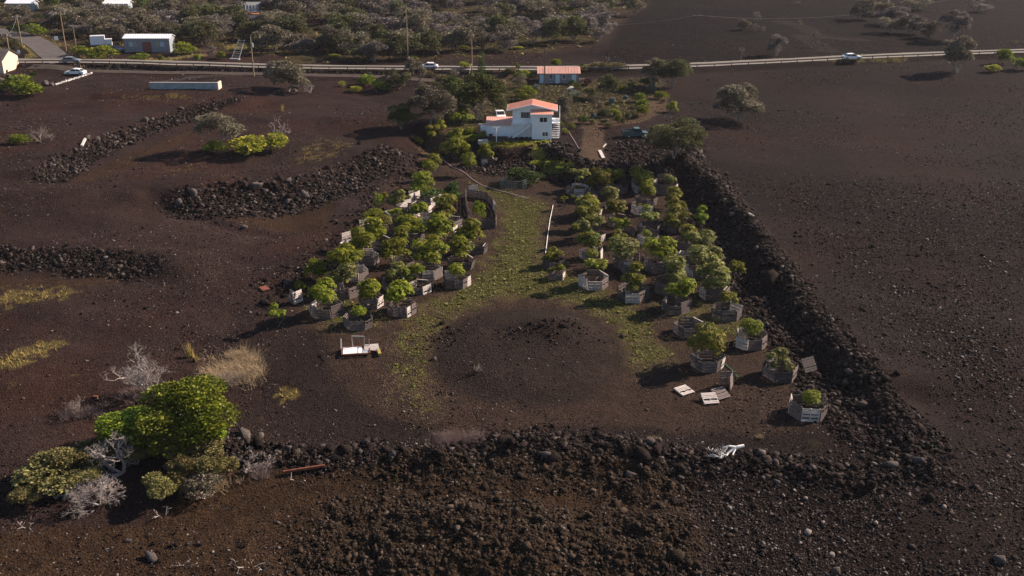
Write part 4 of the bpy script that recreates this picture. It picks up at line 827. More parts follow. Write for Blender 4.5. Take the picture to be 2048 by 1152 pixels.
# ------------------------------------------------------------------ long grey farm house with coral roof
def gable_house(name, px0, px1, pyb, depth, hw_, rise, label, cat, wall='shedgrey', roof='coral2', rz=0, over=.4, items=(), zadd=0):
    a = P((px0 + px1) / 2, pyb); W = (px1 - px0) / sc(a); r = empty(name, (a.x, a.y, a.z - .15 + zadd), rz, label, cat)
    mb = MB(); mb.prism([(0, 0), (0, hw_), (depth / 2, hw_ + rise), (depth, hw_), (depth, 0)], -W / 2, W / 2); mb.build("wall", M[wall], r)
    sl_ = rise / (depth / 2)
    for y0, z0 in ((-over, hw_ - over * sl_), (depth + over, hw_ - over * sl_)):
        roofslab(r, "roof", [(-W / 2 - over, y0, z0 + .1), (W / 2 + over, y0, z0 + .1), (W / 2 + over, depth / 2, hw_ + rise + .1), (-W / 2 - over, depth / 2, hw_ + rise + .1)], .1, roof, .6)
    for it in items:
        k, fx, z0, w_, h_ = it[:5]; x = -W / 2 + fx * W
        if k == 'win': window(r, x, z0 + h_ / 2, w_, h_, 0)
        elif k == 'door':
            d_ = wbox(r, "door", (x, -.04, z0 + h_ / 2), (w_, .08, h_), it[5]); mb = MB(); mb.box((x + w_ * .38, -.11, z0 + h_ * .45), (.06, .06, .12)); mb.build("handle", M['steel'], d_)
    return r, W, a
fh, FW, fa = gable_house("farm_house", 1078, 1157, 167, 4.2, 2.5, .95, "long low grey farm house with coral metal roof and white doors", "house", items=(('door', .07, .15, .9, 2.0, 'bluewhite'), ('win', .30, 1.1, .8, 1.1), ('door', .47, .15, .95, 2.0, 'bluewhite'), ('win', .63, 1.1, .75, 1.1), ('door', .88, .15, 1.0, 2.0, 'bluewhite')))
mb = MB(); mb.box((FW / 2 + .8, 1.5, .85), (1.6, 1.6, .1)); mb.box((FW / 2 + .8, .75, 1.3), (1.6, .06, .08)); 
for x in (.1, .8, 1.5): mb.box((FW / 2 + x, .75, .65), (.08, .08, 1.3))
mb.build("porch", M['darkpole'], fh)
mb = MB(); mb.box((0, 0, .06), (1.1, 3.4, .1)); o = mb.build("garden_path_slab", M['concrete']); o.location = P(1142, 176); o.rotation_euler = (0, 0, -.35); tag(o, kind='structure')
# mural shed
sh, SW, sa = gable_house("metal_shed", 250, 341, 104, 4.4, 3.6, .7, "grey metal shed with bright white roof and faded flower mural across the highway", "shed", wall='shedgrey', roof='zinc', over=.25, items=(('door', .5, .1, 2.2, 2.6, 'door'),))
mb = MB(); 
for x in (-.1, 1.2): mb.tube([(x * 0 - .0 + 0, -.05, 0), (0, -.05, .01)], .01, 3)
def flower(cx, cz, s_, m_):
    mb = MB()
    for k in range(5):
        a = 2 * math.pi * k / 5 + .3; d_ = Vector((math.cos(a), 0, math.sin(a))); n_ = Vector((-d_.z, 0, d_.x)); c = Vector((cx, -.012, cz)); b0 = len(mb.v)
        for q_ in (c, c + d_ * s_ * .5 + n_ * s_ * .32, c + d_ * s_, c + d_ * s_ * .5 - n_ * s_ * .32): mb.v.append(tuple(q_))
        mb.f.append((b0, b0 + 1, b0 + 2, b0 + 3)); mb.m.append(0)
    mb.build("painted_flower", M[m_], sh)
flower(-SW * .34, 2.1, .85, 'mural'); flower(-SW * .26, 2.0, .7, 'mural2'); flower(SW * .25, 2.2, .7, 'mural2'); flower(SW * .33, 2.1, .85, 'mural')
roofk = [  # far houses
 ("white_roofed_house", 14, 66, 20, 4.5, 2.4, .9, "low house with long white roof at the top corner among dark trees", 'block', 'zinc'),
 ("hillside_house", 208, 257, 18, 4, 2.0, .8, "pale gabled house with white porch below the dark pines", 'block', 'trimwhite'),
 ("hillside_house", 484, 517, 23, 4, 2.2, .7, "small blue-green house with grey roof and veranda above the golden grass", 'block', 'steel'),
 ("trailer_home", 333, 368, 50, 3, 2.3, .3, "long white trailer half hidden in scrub behind the metal shed", 'trimwhite', 'zinc'),
 ("small_outbuilding", 238, 252, 55, 3, 1.8, .5, "tiny outbuilding with white roof in the scrub above the metal shed", 'shedgrey', 'zinc'),
 ("cream_house", -40, 8, 146, 8, 3.2, 1.8, "cream house corner cut by the picture edge beside the rock pile", 'cream', 'asphalt')]
for nm, a, b_, c, dp, h_, rs, lb, wl, rf in roofk:
    o, W, _ = gable_house(nm, a, b_, c, dp, h_, rs, lb, "house" if 'house' in nm else "trailer" if 'trailer' in nm else "outbuilding", wall=wl, roof=rf, items=(('win', .3, .9, 1.2, 1.0), ('win', .7, .9, 1.2, 1.0), ('door', .5, .1, .9, 2.0, 'trimwhite')) if h_ > 2.2 else ())
    if 'veranda' in lb or 'porch' in lb:
        mb = MB(); mb.box((0, -.9, .3), (W * .8, 1.6, .15)); mb.box((0, -1.65, 1.1), (W * .8, .05, .08)); 
        for k in range(5): mb.box((-W * .38 + W * .76 * k / 4, -1.65, 1.2), (.12, .12, 2.3))
        mb.build("veranda", M['trimwhite'], o)
# orange container with white doors
a = P(512, 45); r = empty("shipping_container", a, 0, "long orange-red container with pale panels on the slope", "container"); mb = MB(); mb.box((0, 1.2, 1.25), (8.2, 2.4, 2.5))
for k in range(20): mb.box((-3.9 + k * .41, -.03, 1.25), (.16, .05, 2.3))
mb.build("shell", M['orange'], r); wbox(r, "side_panel", (-.6, -.08, 1.3), (1.8, .05, 1.7), 'trimwhite'); wbox(r, "side_panel", (1.9, -.08, .8), (.9, .05, .8), 'trimwhite')
# long concrete block wall in the cinder
a = P(368, 178); s_ = sc(a); r = empty("block_wall", (a.x, a.y, a.z - .2), R(-1), "long low pale block wall standing in the cinder below the frontage track", "wall"); W = 135 / s_
mb = MB(); mb.box((0, 0, .75), (W, .3, 1.3))
for k in range(30): mb.box((-W / 2 + (k + .5) * W / 30, -.157, .75), (.02, .012, 1.3))
mb.build("blockwork", M['block'], r); mb = MB(); mb.box((0, 0, 1.55), (W + .1, .4, .1)); mb.build("coping", M['concrete'], r); mb = MB(); mb.box((W / 2 + .1, 1.0, .8), (.35, 2.4, 1.55)); mb.build("return_wall", M['cream'], r)

# ------------------------------------------------------------------ vehicles
def car(p, rz, body_m, label, L_=4.4, pick=False, W=1.8, cat="car", name=None):
    r = empty(name or ("pickup_truck" if pick else "car"), p, rz, label, cat)
    if pick: prof = [(-2.5, .35), (-2.5, .95), (-.35, .98), (-.35, .95), (1.35, .95), (2.35, .88), (2.5, .6), (2.5, .35)]
    else: prof = [(-2.2, .32), (-2.2, .8), (-2.05, .95), (-1.2, .98), (1.1, .93), (1.95, .82), (2.2, .6), (2.2, .32)]
    k = L_ / (5.0 if pick else 4.4); prof = [(a * k, b_) for a, b_ in prof]
    mb = MB(); n = len(prof)
    for sgn, yy in ((-1, W / 2), (1, W / 2)): pass
    mb.prism([(a, b_) for a, b_ in prof], -W / 2, W / 2, 'y')
    body = mb.build("body", M[body_m], r)
    bv = body.modifiers.new("bevel", 'BEVEL'); bv.width = .07; bv.segments = 2
    cab = [(-.4, .93), (-.25, 1.62), (.75, 1.6), (1.35, .93)] if pick else [(-1.75, .93), (-1.15, 1.38), (.25, 1.42), (1.15, .9)]
    cab = [(a * k, b_) for a, b_ in cab]; mb = MB(); mb.prism(cab, -W * .42, W * .42, 'y'); mb.build("windows", M['glass'], r)
    rf = [(cab[1][0] - .02, cab[1][1] - .02), (cab[1][0], cab[1][1] + .04), (cab[2][0], cab[2][1] + .04), (cab[2][0] + .02, cab[2][1] - .02)]
    mb = MB(); mb.prism(rf, -W * .43, W * .43, 'y'); 
    for s_ in (-1, 1):
        y = s_ * W * .42
        for i, j in ((0, 1), (2, 3)): mb.bar((cab[i][0], y, cab[i][1]), (cab[j][0], y, cab[j][1]), .07, .08)
        mb.bar(((cab[1][0] + cab[2][0]) / 2, y, .93), ((cab[1][0] + cab[2][0]) / 2, y, cab[1][1]), .06, .07)
    mb.build("roof", M[body_m], r)
    if pick:
        mb = MB(); mb.box((-1.4 * k, 0, 1.0), (1.9 * k, W * .8, .06)); mb.build("bed_floor", M['shadeblack'], r)
        mb = MB()
        for s_ in (-1, 1): mb.box((-1.43 * k, s_ * W * .46, 1.12), (2.1 * k, .07, .3))
        mb.box((-2.45 * k, 0, 1.12), (.07, W * .92, .3)); mb.build("bed_side", M[body_m], r)
    for x in (-1.35 * k, 1.35 * k):
        for s_ in (-1, 1):
            mb = MB(); mb.tube([(x, s_ * (W / 2 - .2), .33), (x, s_ * (W / 2 + .01), .33)], .33, 16); wl = mb.build("wheel", M['tyre'], r)
            mb = MB(); mb.tube([(x, s_ * (W / 2 - .05), .33), (x, s_ * (W / 2 + .025), .33)], .18, 10); mb.build("rim", M['steel'], wl)
    fx = 2.2 * k if not pick else 2.5 * k
    for s_ in (-1, 1):
        wbox(r, "headlight", (fx + .005, s_ * W * .36, .66), (.04, .32, .14), 'steel'); wbox(r, "tail_light", (-fx - .005, s_ * W * .38, .72), (.04, .25, .16), 'rust')
    return r
def lift(p, dz): return Vector((p.x, p.y, float(H(p.x, p.y)) + dz))
car(lift(P(1703, 120.5), .15), 0.02, 'carwhite', "white car driving along the highway past the bare lava hillside", 4.6)
car(lift(P(857, 139), .15), 3.1, 'carwhite', "white car on the highway just beyond the timber pole", 4.4)
car(lift(P(143, 127), .15), 0.05, 'cargrey', "silver-grey car at the mouth of the side road", 4.5)
car(lift(P(152, 150), .05), 3.05, 'carwhite', "white car parked on the cinder terrace beside the row of pale stones", 4.6)
car(lift(P(1000, 237), .02), -1.4, 'carwhite', "white car parked under the dark trees behind the wing of the house", 4.2)
car(lift(P(1270, 274), .02), .06, 'teal', "old dark teal pickup truck standing on the cinder yard", 4.6, True, 1.8, "pickup truck")
car(lift(P(549, 44), .0), 0.0, 'carwhite', "white pickup parked at the end of the orange container", 4.8, True, 1.8, "pickup truck")
car(lift(P(328, 101), .0), 0.1, 'shadeblack', "black pickup parked before the metal shed", 4.8, True, 1.8, "pickup truck")
car(lift(P(232, 103), .0), -.3, 'cargrey', "grey car half hidden in bushes beside the metal shed", 4.4)
a = lift(P(207, 94), 0); r = empty("box_truck", a, .3, "white box truck seen over the bushes by the metal shed", "truck"); wbox(r, "cargo_box", (-1.2, 0, 1.9), (3.6, 2.1, 2.3), 'carwhite'); wbox(r, "cab", (1.5, 0, 1.25), (1.6, 2.0, 1.7), 'carwhite'); wbox(r, "windscreen", (2.31, 0, 1.6), (.03, 1.7, .7), 'glass')
for x in (-2, 1.4):
    for s_ in (-1, 1): mb = MB(); mb.tube([(x, s_ * .8, .42), (x, s_ * 1.03, .42)], .42, 14); mb.build("wheel", M['tyre'], r)
# ------------------------------------------------------------------ poles, wires, rails, signs
def pole(px_, pyb, pyt, label, m_='pole', arm=1, lean=0, tr=False, rad=.16, arms=1):
    p = P(px_, pyb); s_ = sc(p); ang = math.atan2(CH - p.z, p.y); h = (pyb - pyt) / s_ / math.cos(ang)
    for _ in range(4): h = h * (pyb - pyt) / max(1, pyb - (576 - FPX * ((p.y * sp + (p.z + h - CH) * cp) / (p.y * cp - (p.z + h - CH) * sp))))
    r = empty("utility_pole", p, 0, label, "utility pole"); mb = MB(); mb.tube([(0, 0, -.5), (lean * .5, 0, h * .5), (lean, 0, h)], [rad, rad * .85, rad * .65], 8); mb.build("post", M[m_], r)
    top = p + Vector((lean, 0, h))
    if arm:
        for k in range(arms):
            mb = MB(); z = h - .5 - k * 1.1; mb.box((lean, -.12, z), (2.3, .1, .12)); ca_ = mb.build("crossarm", M[m_], r)
            for x in (-1.0, -.4, .4, 1.0): mb = MB(); mb.tube([(lean + x, -.12, z + .06), (lean + x, -.12, z + .25)], .05, 6); mb.build("insulator", M['trimwhite'], ca_)
    if tr: mb = MB(); mb.tube([(lean + .3, -.25, h - 2.4), (lean + .3, -.25, h - 1.5)], .28, 10); mb.build("transformer", M['steel'], r)
    return top
tA = pole(24, 134, 67, "timber utility pole by the cream house at the side road corner", arms=1)
tB = pole(44, 92, 30, "timber pole with white insulators on the inside of the side road bend")
tC = pole(134, 112, 15, "tallest leaning timber pole with lamp bracket at the road junction", arms=2)
tD = pole(152, 92, 50, "thin bare pole beside the tall leaning one near the bushes", arm=0, rad=.13)
tE = pole(508, 153, 72, "timber pole with grey transformer beside the frontage track", arm=0, tr=True)
tF = pole(816, 121, 10, "tall slim pole in front of the wooded slope", arm=0, rad=.15)
tG = pole(944, 143, 78, "timber pole with a guy stay at the edge of the highway", arm=0)
tH = pole(1088, 198, 98, "dark pole rising between the farm house and the white house", 'darkpole', arm=0, lean=0, rad=.14)
tI = pole(1922, 80, -12, "timber pole with crossarm beside the grey trees on the bare hillside", arms=1)
tJ = pole(1391, 78, 28, "slim dark pole on the bare lava hillside", 'darkpole', lean=0, rad=.12)
def wire(a, b_, sag, label, rad=.02, m_='steel'):
    pts = [a + (b_ - a) * t_ + Vector((0, 0, -sag * 4 * t_ * (1 - t_))) for t_ in np.linspace(0, 1, 17)]; mb = MB(); mb.tube([p for p in pts], rad, 3); o = mb.build("power_line", M[m_]); return tag(o, label, "power line")
up = Vector((0, -.1, -.3)); wire(tJ + up, tI + up, 3.0, "thin power line across the bare lava hillside between its two poles"); wire(tI + up, Vector((300, tI.y + 8, tI.z)), 1.5, "power line running from the hillside pole out of view")
wire(tJ + up, Vector((tJ.x - 48, tJ.y - 14, tJ.z - 1)), 1.5, "power line from the slim hillside pole towards the wooded slope"); wire(tA + up, tB + up, 1.0, "power line between the two poles of the side road"); wire(tA + up, tC + up, 1.2, "power line from the corner pole to the tallest leaning pole"); wire(tB + up, tC + up, 1.2, "power line across the side road bend")
# guy stay
mb = MB(); a = P(938, 152); mb.bar((a.x, a.y, a.z), (tG.x, tG.y, tG.z - 5), .05); tag(mb.build("guy_stay", M['pvc']), "pale guy stay of the timber pole at the highway edge", "guy stay")
# guard rail along the near side of the highway: rails as runs, posts as their parts
gr = empty("guard_rail", (0, 0, 0), 0, "steel guard rail with dark posts along the near edge of the highway", "guard rail"); mb = MB(); posts = []
L_ = [p for p in HP if -180 < p.x < 210]; acc = 0; last = None; off = -3.1
for i in range(len(L_) - 1):
    d_ = (L_[i + 1] - L_[i]).normalized(); n_ = Vector((-d_.y, d_.x)); q_ = L_[i] + n_ * off; q2 = L_[i + 1] + n_ * off
    z1, z2 = float(H(q_.x, q_.y)) + .72, float(H(q2.x, q2.y)) + .72; mb.bar((q_.x, q_.y, z1), (q2.x, q2.y, z2), .06, .28)
    acc += (L_[i + 1] - L_[i]).length
    if acc > 3.9: posts.append((q_.x, q_.y, z1 - .72)); acc = 0
mb.build("rail", M['rail'], gr); pm = MB(); pm.box((0, -.09, .35), (.16, .12, .9)); pme = pm.mesh("rail_post", M['darkpole'])
for q_ in posts[:98]: o = link(bpy.data.objects.new("rail_post", pme), gr); o.location = q_
def roadsign(px_, pyb, label, cat, col='trimwhite', h=1.4, w_=.5, hh=.5, diamond=False):
    p = P(px_, pyb); r = empty("road_sign" if cat == "sign" else "marker_post", p, 0, label, cat); mb = MB(); mb.box((0, 0, h / 2), (.08, .08, h)); mb.build("post", M['darkpole'], r); mb = MB(); mb.box((0, -.06, h), (w_, .03, hh), 0, Matrix.Translation((0, 0, h)) @ Matrix.Rotation(R(45), 4, 'Y') @ Matrix.Translation((0, 0, -h)) if diamond else None); mb.build("face", M[col], r)
roadsign(2030, 98, "yellow diamond sign beside the highway at the picture edge", "sign", 'gold', 1.9, .75, .75, True); roadsign(114, 88, "white panel sign on the far verge of the side road", "sign", 'trimwhite', 1.5, 1.0, 1.0); roadsign(39, 113, "small white notice board on the inside corner of the side road", "sign", 'trimwhite', 1.2, .7, .8)
roadsign(533, 137, "white marker post on the highway edge beside the grey tree", "marker post", 'trimwhite', .9, .2, .4); roadsign(963, 126, "white marker post across the highway before the lava cutting", "marker post", 'trimwhite', 1.1, .25, .6); roadsign(627, 129, "small white and yellow marker sign under the wooded slope", "sign", 'gold', 1.0, .35, .5)
# ladder like metal tower lying against the tree
p = P(470, 119); r = empty("metal_ladder_frame", p, -.2, "grey ladder-like metal frame leaning under the trees", "metal frame"); mb = MB()
for x in (-1.0, 1.0): mb.bar((x, 0, 0), (x * .8 - .6, 6, 4.0), .12)
mb.build("stile", M['steel'], r); mb = MB()
for k in range(9): f = (k + .5) / 9; mb.bar((-1.0 - .4 * f, 6 * f, 4.0 * f), (1.0 - .8 * f, 6 * f, 4.0 * f), .12)
mb.build("rung", M['steel'], r); wbox(r, "foot_plate", (0, -.2, .1), (2.6, .9, .3), 'steel')
# wire pen in the hollow
p = P(1027, 374); r = empty("wire_pen", p, 0, "round wire mesh pen with green posts in the hollow below the house", "wire pen"); Rr = 2.1; mb = MB()
for k in range(44): a = 2 * math.pi * k / 44; mb.tube([(Rr * math.cos(a), Rr * .75 * math.sin(a), 0), (Rr * math.cos(a), Rr * .75 * math.sin(a), 1.35)], .012, 3, False)
for z in (.15, .45, .75, 1.05, 1.35): mb.tube([(Rr * math.cos(a), Rr * .75 * math.sin(a), z) for a in np.linspace(0, 2 * math.pi, 30)], .014, 3, False)
mb.build("mesh_panel", M['steel'], r)
for k in range(6): a = .2 + k * 1.047; mb = MB(); mb.tube([(Rr * math.cos(a), Rr * .75 * math.sin(a), 0), (Rr * math.cos(a), Rr * .75 * math.sin(a), 1.5)], .045, 6); mb.build("post", M['green'], r)
# pipes and hoses
def hose(pts, rad, m_, label, lift_=.1, name="hose"):
    ps = [P(*q_) + Vector((0, 0, lift_)) for q_ in pts]; fine = []
    for a, b_ in zip(ps[:-1], ps[1:]):
        for k in range(6): q_ = a + (b_ - a) * (k / 6); q_.z = float(Hf(q_.x, q_.y)) + lift_; fine.append(q_)
    fine.append(ps[-1]); mb = MB(); mb.tube(fine, rad, 6); tag(mb.build(name, M[m_]), label, "pipe" if name == 'water_pipe' else "hose")
hose([(1106, 412), (1100, 440), (1095, 475), (1091, 508)], .045, 'pvc', "long white water pipe lying straight along the grassy track", name='water_pipe'); hose([(1092, 412), (1112, 411)], .05, 'rust', "short reddish pipe across the end of the white water pipe", name='water_pipe')
hose([(879, 308), (888, 322), (905, 335), (925, 344), (945, 360), (965, 372), (990, 380), (1020, 388), (1055, 398)], .05, 'hose', "thin pink hose winding from the wheel track down through the orchard")
hose([(1100, 282), (1112, 295), (1128, 305)], .045, 'pvc', "pale hose down the rock bank at the corner of the house"); hose([(1139, 267), (1150, 285), (1157, 297), (1162, 300)], .045, 'hose', "reddish hose lying on the rock bank beside the drive")
hose([(1438, 712), (1452, 732), (1462, 740), (1475, 757)], .05, 'green', "dark green hose from the olive tree pen to the collapsed pen"); hose([(1875, 893), (1868, 890), (1863, 897)], .03, 'green', "short curl of green hose on the rubble past the pens")
# beams, planks, wreck
def plank(x0, y0, x1, y1, wd, th, m_, label, dz=.12, name="timber_beam", cat="beam"):
    a = P(x0, y0); b_ = P(x1, y1); mb = MB(); mb.bar(a + Vector((0, 0, dz)), b_ + Vector((0, 0, dz)), wd, th); tag(mb.build(name, M[m_]), label, cat)
plank(567, 949, 650, 938, .20, .20, 'rust', "rust-red beam lying at the foot of the front rock wall", .25); plank(1399, 350, 1408, 342, .3, .1, 'pvc', "short pale board", .2) if 0 else None
plank(1199, 302, 1207, 318, .55, .12, 'wood_c', "pale board lying beside the drive below the pickup"); plank(1206, 296, 1212, 289, .18, .1, 'wood_c', "short pale board on the cinder yard beside the drive", name="timber_board", cat="board")
plank(525, 575, 533, 582, .9, .06, 'rust', "rust-orange metal sheet on the cinder slope", name="metal_sheet", cat="metal sheet"); plank(164, 296, 171, 281, .35, .3, 'concrete', "pale slab standing out of the upper terrace bank", .3, "stone_slab", "slab"); plank(188, 795, 196, 796, .3, .1, 'rust', "small rust-red plank on the cinder by the bleached tree", name="timber_board", cat="board")
plank(1497, 430, 1508, 434, .6, .1, 'wood_c', "bleached board on the crest of the rubble berm", .25, "timber_board", "board")
p = P(712, 706); r = empty("wrecked_frame", p, .15, "white-floored rusty frame with upright corner rails lying on the cinder", "wrecked frame"); wbox(r, "floor_panel", (-.35, .1, .22), (1.9, 1.5, .1), 'trimwhite'); wbox(r, "side_panel", (1.0, -.1, .2), (.7, 1.2, .08), 'block'); mb = MB()
for s_ in (-1, 1): mb.bar((-1.4, s_ * .9, .25), (1.4, s_ * .9, .25), .14); mb.bar((s_ * 1.4, -.9, .25), (s_ * 1.4, .9, .25), .14)
mb.build("chassis", M['rust'], r)
mb = MB(); mb.bar((-1.4, .9, .3), (-1.45, .9, 1.3), .09); mb.bar((-1.45, .9, 1.25), (-1.45, -.9, .95), .09); mb.bar((.2, -.9, .3), (.25, -.9, 1.1), .09); mb.bar((-.3, .9, .3), (-.35, .9, 1.5), .09); mb.bar((-.35, .9, 1.5), (.9, .95, 1.35), .09); mb.bar((.9, .95, 1.35), (.9, .9, .3), .09); mb.bar((1.4, .9, .3), (1.4, .9, 1.0), .09); mb.build("corner_rail", M['steel'], r)
lone(744, 706, .2, -1.5, "bleached pallet lying flat beside the wrecked frame", 1.5, 1.3, 1, .25); plank(757, 704, 760, 714, .3, .3, 'gold', "broken yellow-brown panel propped beside the flat pallet", .25, "timber_board", "board")
bucket(P(1460, 622), "small white tub on the ground beyond the outermost pens", 'pvc', .16); 

def bin_(px_, py_, w_, h_, label):
    p = P(px_, py_); r = empty("water_tank", p, rnd.uniform(-.2, .2), label, "tank"); mb = MB(); mb.tube([(0, 0, -.1), (0, 0, h_)], [w_ * .5, w_ * .52], 16); mb.build("tank_body", M['teal'], r); mb = MB(); mb.tube([(0, 0, h_), (0, 0, h_ + .12)], [w_ * .54, w_ * .3], 16); mb.build("lid", M['shadeblack'], r)
bin_(1224, 208, 1.3, 1.2, "dark round tank standing in mid garden"); bin_(1251, 200, 1.0, .8, "low dark tank beside the bright hedge in the garden"); bin_(1186, 237, .9, 1.0, "small grey-blue tank in the vegetable bed")
# ------------------------------------------------------------------ trees and shrubs of the setting
Gs = {}
def many(rows, name, cat):
    for r_ in rows: pplant(name, *r_[:6], r_[6], cat, r_[7] if len(r_) > 7 else None, r_[8] if len(r_) > 8 else None, r_[9] if len(r_) > 9 else None)
def bigcrown(name, cx, cy, by, wpx, hpx, kd_m, label, seed, n=9000, ll=.035, nl=14, spread=.36, r0=.12, r1=.22, flat=1.0):
    p = P(cx, by); s_ = sc(p); ang = math.atan2(CH - p.z, p.y); r = empty(name, p, 0, label, "tree" if 'tree' in name else "shrub")
    me_ = crown_leafy(seed, nl, n, ll, .5, spread, r0, r1, flat, .7, .7, kd_m); o = link(bpy.data.objects.new("crown", me_), r); wd = wpx / s_; hc = max(.3, (by - cy) / s_ / math.cos(ang)); th = max(.35 * wd, min(hpx / s_ / math.cos(ang), wd * .75))
    o.location = (0, 0, hc); o.scale = (wd * 1.05, wd * 1.05, th); q_ = link(bpy.data.objects.new("trunk", rnd.choice(TRG)), r); q_.scale = (wd * .6, wd * .6, hc * 1.0); return r
T = "shade_tree"
for cx, cy, w_, h_, kd, lf, lb, by in [
  (860, 200, 92, 80, 'scrub', 'scrub', "big brown-grey tree behind the wheel track bend", 258), (803, 232, 56, 44, 'dense', 'dark', "dark rounded tree at the edge of the open cinder", 258), (958, 190, 100, 72, 'dense', 'darkgreen', "huge dark green tree behind the wing of the white house", 240), (915, 182, 50, 50, 'dense', 'darkgreen', "dark green tree joining the two big ones behind the house", 225),
  (1000, 200, 44, 50, 'dense', 'scrubdark', "dark tree touching the house roof corner", 236), (832, 142, 40, 46, 'scrub', 'scrub', "olive grey tree standing before the highway beside the low road", 170), (800, 158, 44, 40, 'scrub', 'scrubdark', "dark olive tree at the end of the low road", 180), (964, 140, 34, 38, 'spire', 'dark', "pointed dark tree behind the pale guy stay", 168),
  (578, 152, 84, 60, 'scrub', 'scrub', "grey spreading tree with stone heap at its foot on the open cinder", 184), (1122, 212, 40, 58, 'dense', 'scrub', "dense olive tree right beside the white house deck", 246), (1215, 172, 42, 44, 'dense', 'scrubdark', "dark round tree in the middle of the garden", 198), (1194, 208, 26, 46, 'wispy', 'scrub', "slim grey-green tree in the garden bed", 235),
  (1305, 140, 56, 66, 'scrub', 'scrub', "tall grey tree at the highway end of the bare field, nearer the garden", 176), (1345, 142, 70, 60, 'scrub', 'scrubdark', "wide dark grey tree at the corner of the bare field by the highway", 176), (1480, 205, 110, 70, 'scrub', 'scrub', "wide lone grey-green tree on the open lava field", 244), (1348, 282, 110, 66, 'scrub', 'scrubdark', "broad dark tree over the rubble corner at the head of the berm", 322),
  (1385, 262, 40, 34, 'scrub', 'scrub', "olive crown joined to the broad dark tree at the rubble corner", 290), (1915, 108, 74, 54, 'scrub', 'scrub', "tall tree in front of the highway near the picture edge", 145), (2008, 112, 46, 24, 'bush', 'bright', "bright green mound of shrubs beside the highway at the edge", 128), (2038, 128, 40, 22, 'bush', 'bright', "lower bright shrub below the green mound at the edge", 140), (1985, 136, 34, 14, 'bush', 'yellow', "yellow-green low shrub before the green mound at the edge", 144),
  (438, 258, 100, 56, 'wispy', 'scrub', "thin leaning grey-green tree of the terrace thicket", 304), (500, 290, 90, 30, 'bush', 'yellow', "yellow-green undergrowth shrub of the terrace thicket", 306), (432, 297, 50, 24, 'bush', 'bright', "rounded green shrub at the end of the terrace thicket", 306), (546, 284, 56, 30, 'bush', 'yellow', "sunlit yellow shrub under the bare crown of the terrace thicket", 302),
  (40, 278, 42, 20, 'bush', 'bright', "green bush beside the bare twigs on the far terrace", 288), (46, 172, 84, 40, 'bush', 'bright', "big bright bush below the pile of grey rocks", 192), (15, 168, 40, 26, 'dense', 'scrubdark', "dark shrub behind the big bright bush", 182), (1552, 92, 40, 36, 'dense', 'scrubgrey', "round grey tree alone on the bare hillside", 112), (1482, 106, 16, 22, 'wispy', 'scrubgrey', "little grey tree left of the road cutting".replace("left of", "near"), 118),
  (1515, 34, 20, 20, 'wispy', 'scrubgrey', "small upper tree of the four on the bare hillside", 44), (1487, 50, 30, 20, 'scrub', 'scrub', "widest of the four small trees on the bare hillside", 60), (1510, 56, 16, 18, 'wispy', 'scrubgrey', "third of the four small trees on the bare hillside", 64), (1525, 58, 14, 12, 'wispy', 'scrubgrey', "smallest of the four small trees on the bare hillside", 64), (1600, 46, 14, 12, 'wispy', 'scrub', "tiny shrub beside the faint track on the hillside", 52), (1630, 68, 14, 16, 'wispy', 'scrub', "tiny upright shrub below the faint track bend", 76),
  (1725, 20, 48, 40, 'scrub', 'scrub', "tall tree at the top of the bare hillside", 40), (1765, 14, 44, 30, 'scrub', 'scrub', "rounded tree next to the tall one at the hillside top", 30), (1790, 32, 60, 30, 'scrub', 'scrubgrey', "grey crown behind the line of hillside trees", 50), (1780, 50, 60, 30, 'wispy', 'scrub', "brownish tree at the near end of the hillside line", 66), (1820, 48, 56, 36, 'scrub', 'scrubgrey', "pale tree in the middle of the hillside line", 68), (1855, 60, 50, 30, 'scrub', 'scrub', "olive tree towards the pole in the hillside line", 76), (1905, 50, 60, 50, 'scrub', 'scrubgrey', "tall grey tree wrapped round the hillside pole", 82), (1955, 10, 50, 30, 'wispy', 'scrubgrey', "grey tree beyond the top of the hillside pole", 24), (1830, 8, 56, 24, 'wispy', 'scrub', "scrub tree at the top edge of the hillside", 20), (1590, 2, 30, 16, 'wispy', 'scrubgrey', "grey crown cut by the top edge above the hillside", 10)]:
    if w_ >= 56 and kd in ('scrub', 'dense', 'wispy'):
        o = bigcrown("shade_tree", cx, cy, by, w_ * 1.12, h_ * 1.05, lf, lb, 800 + int(cx), 9500 if kd != 'wispy' else 5000, .030, 17, .34, .10, .20, 1.0); continue
    pplant(T if 'tree' in lb or 'crown' in lb else "garden_shrub", cx, cy, w_, h_, kd, lf, lb, "tree" if 'tree' in lb or 'crown' in lb else "shrub", None, TRG if 'grey' in lf else None, by=by)
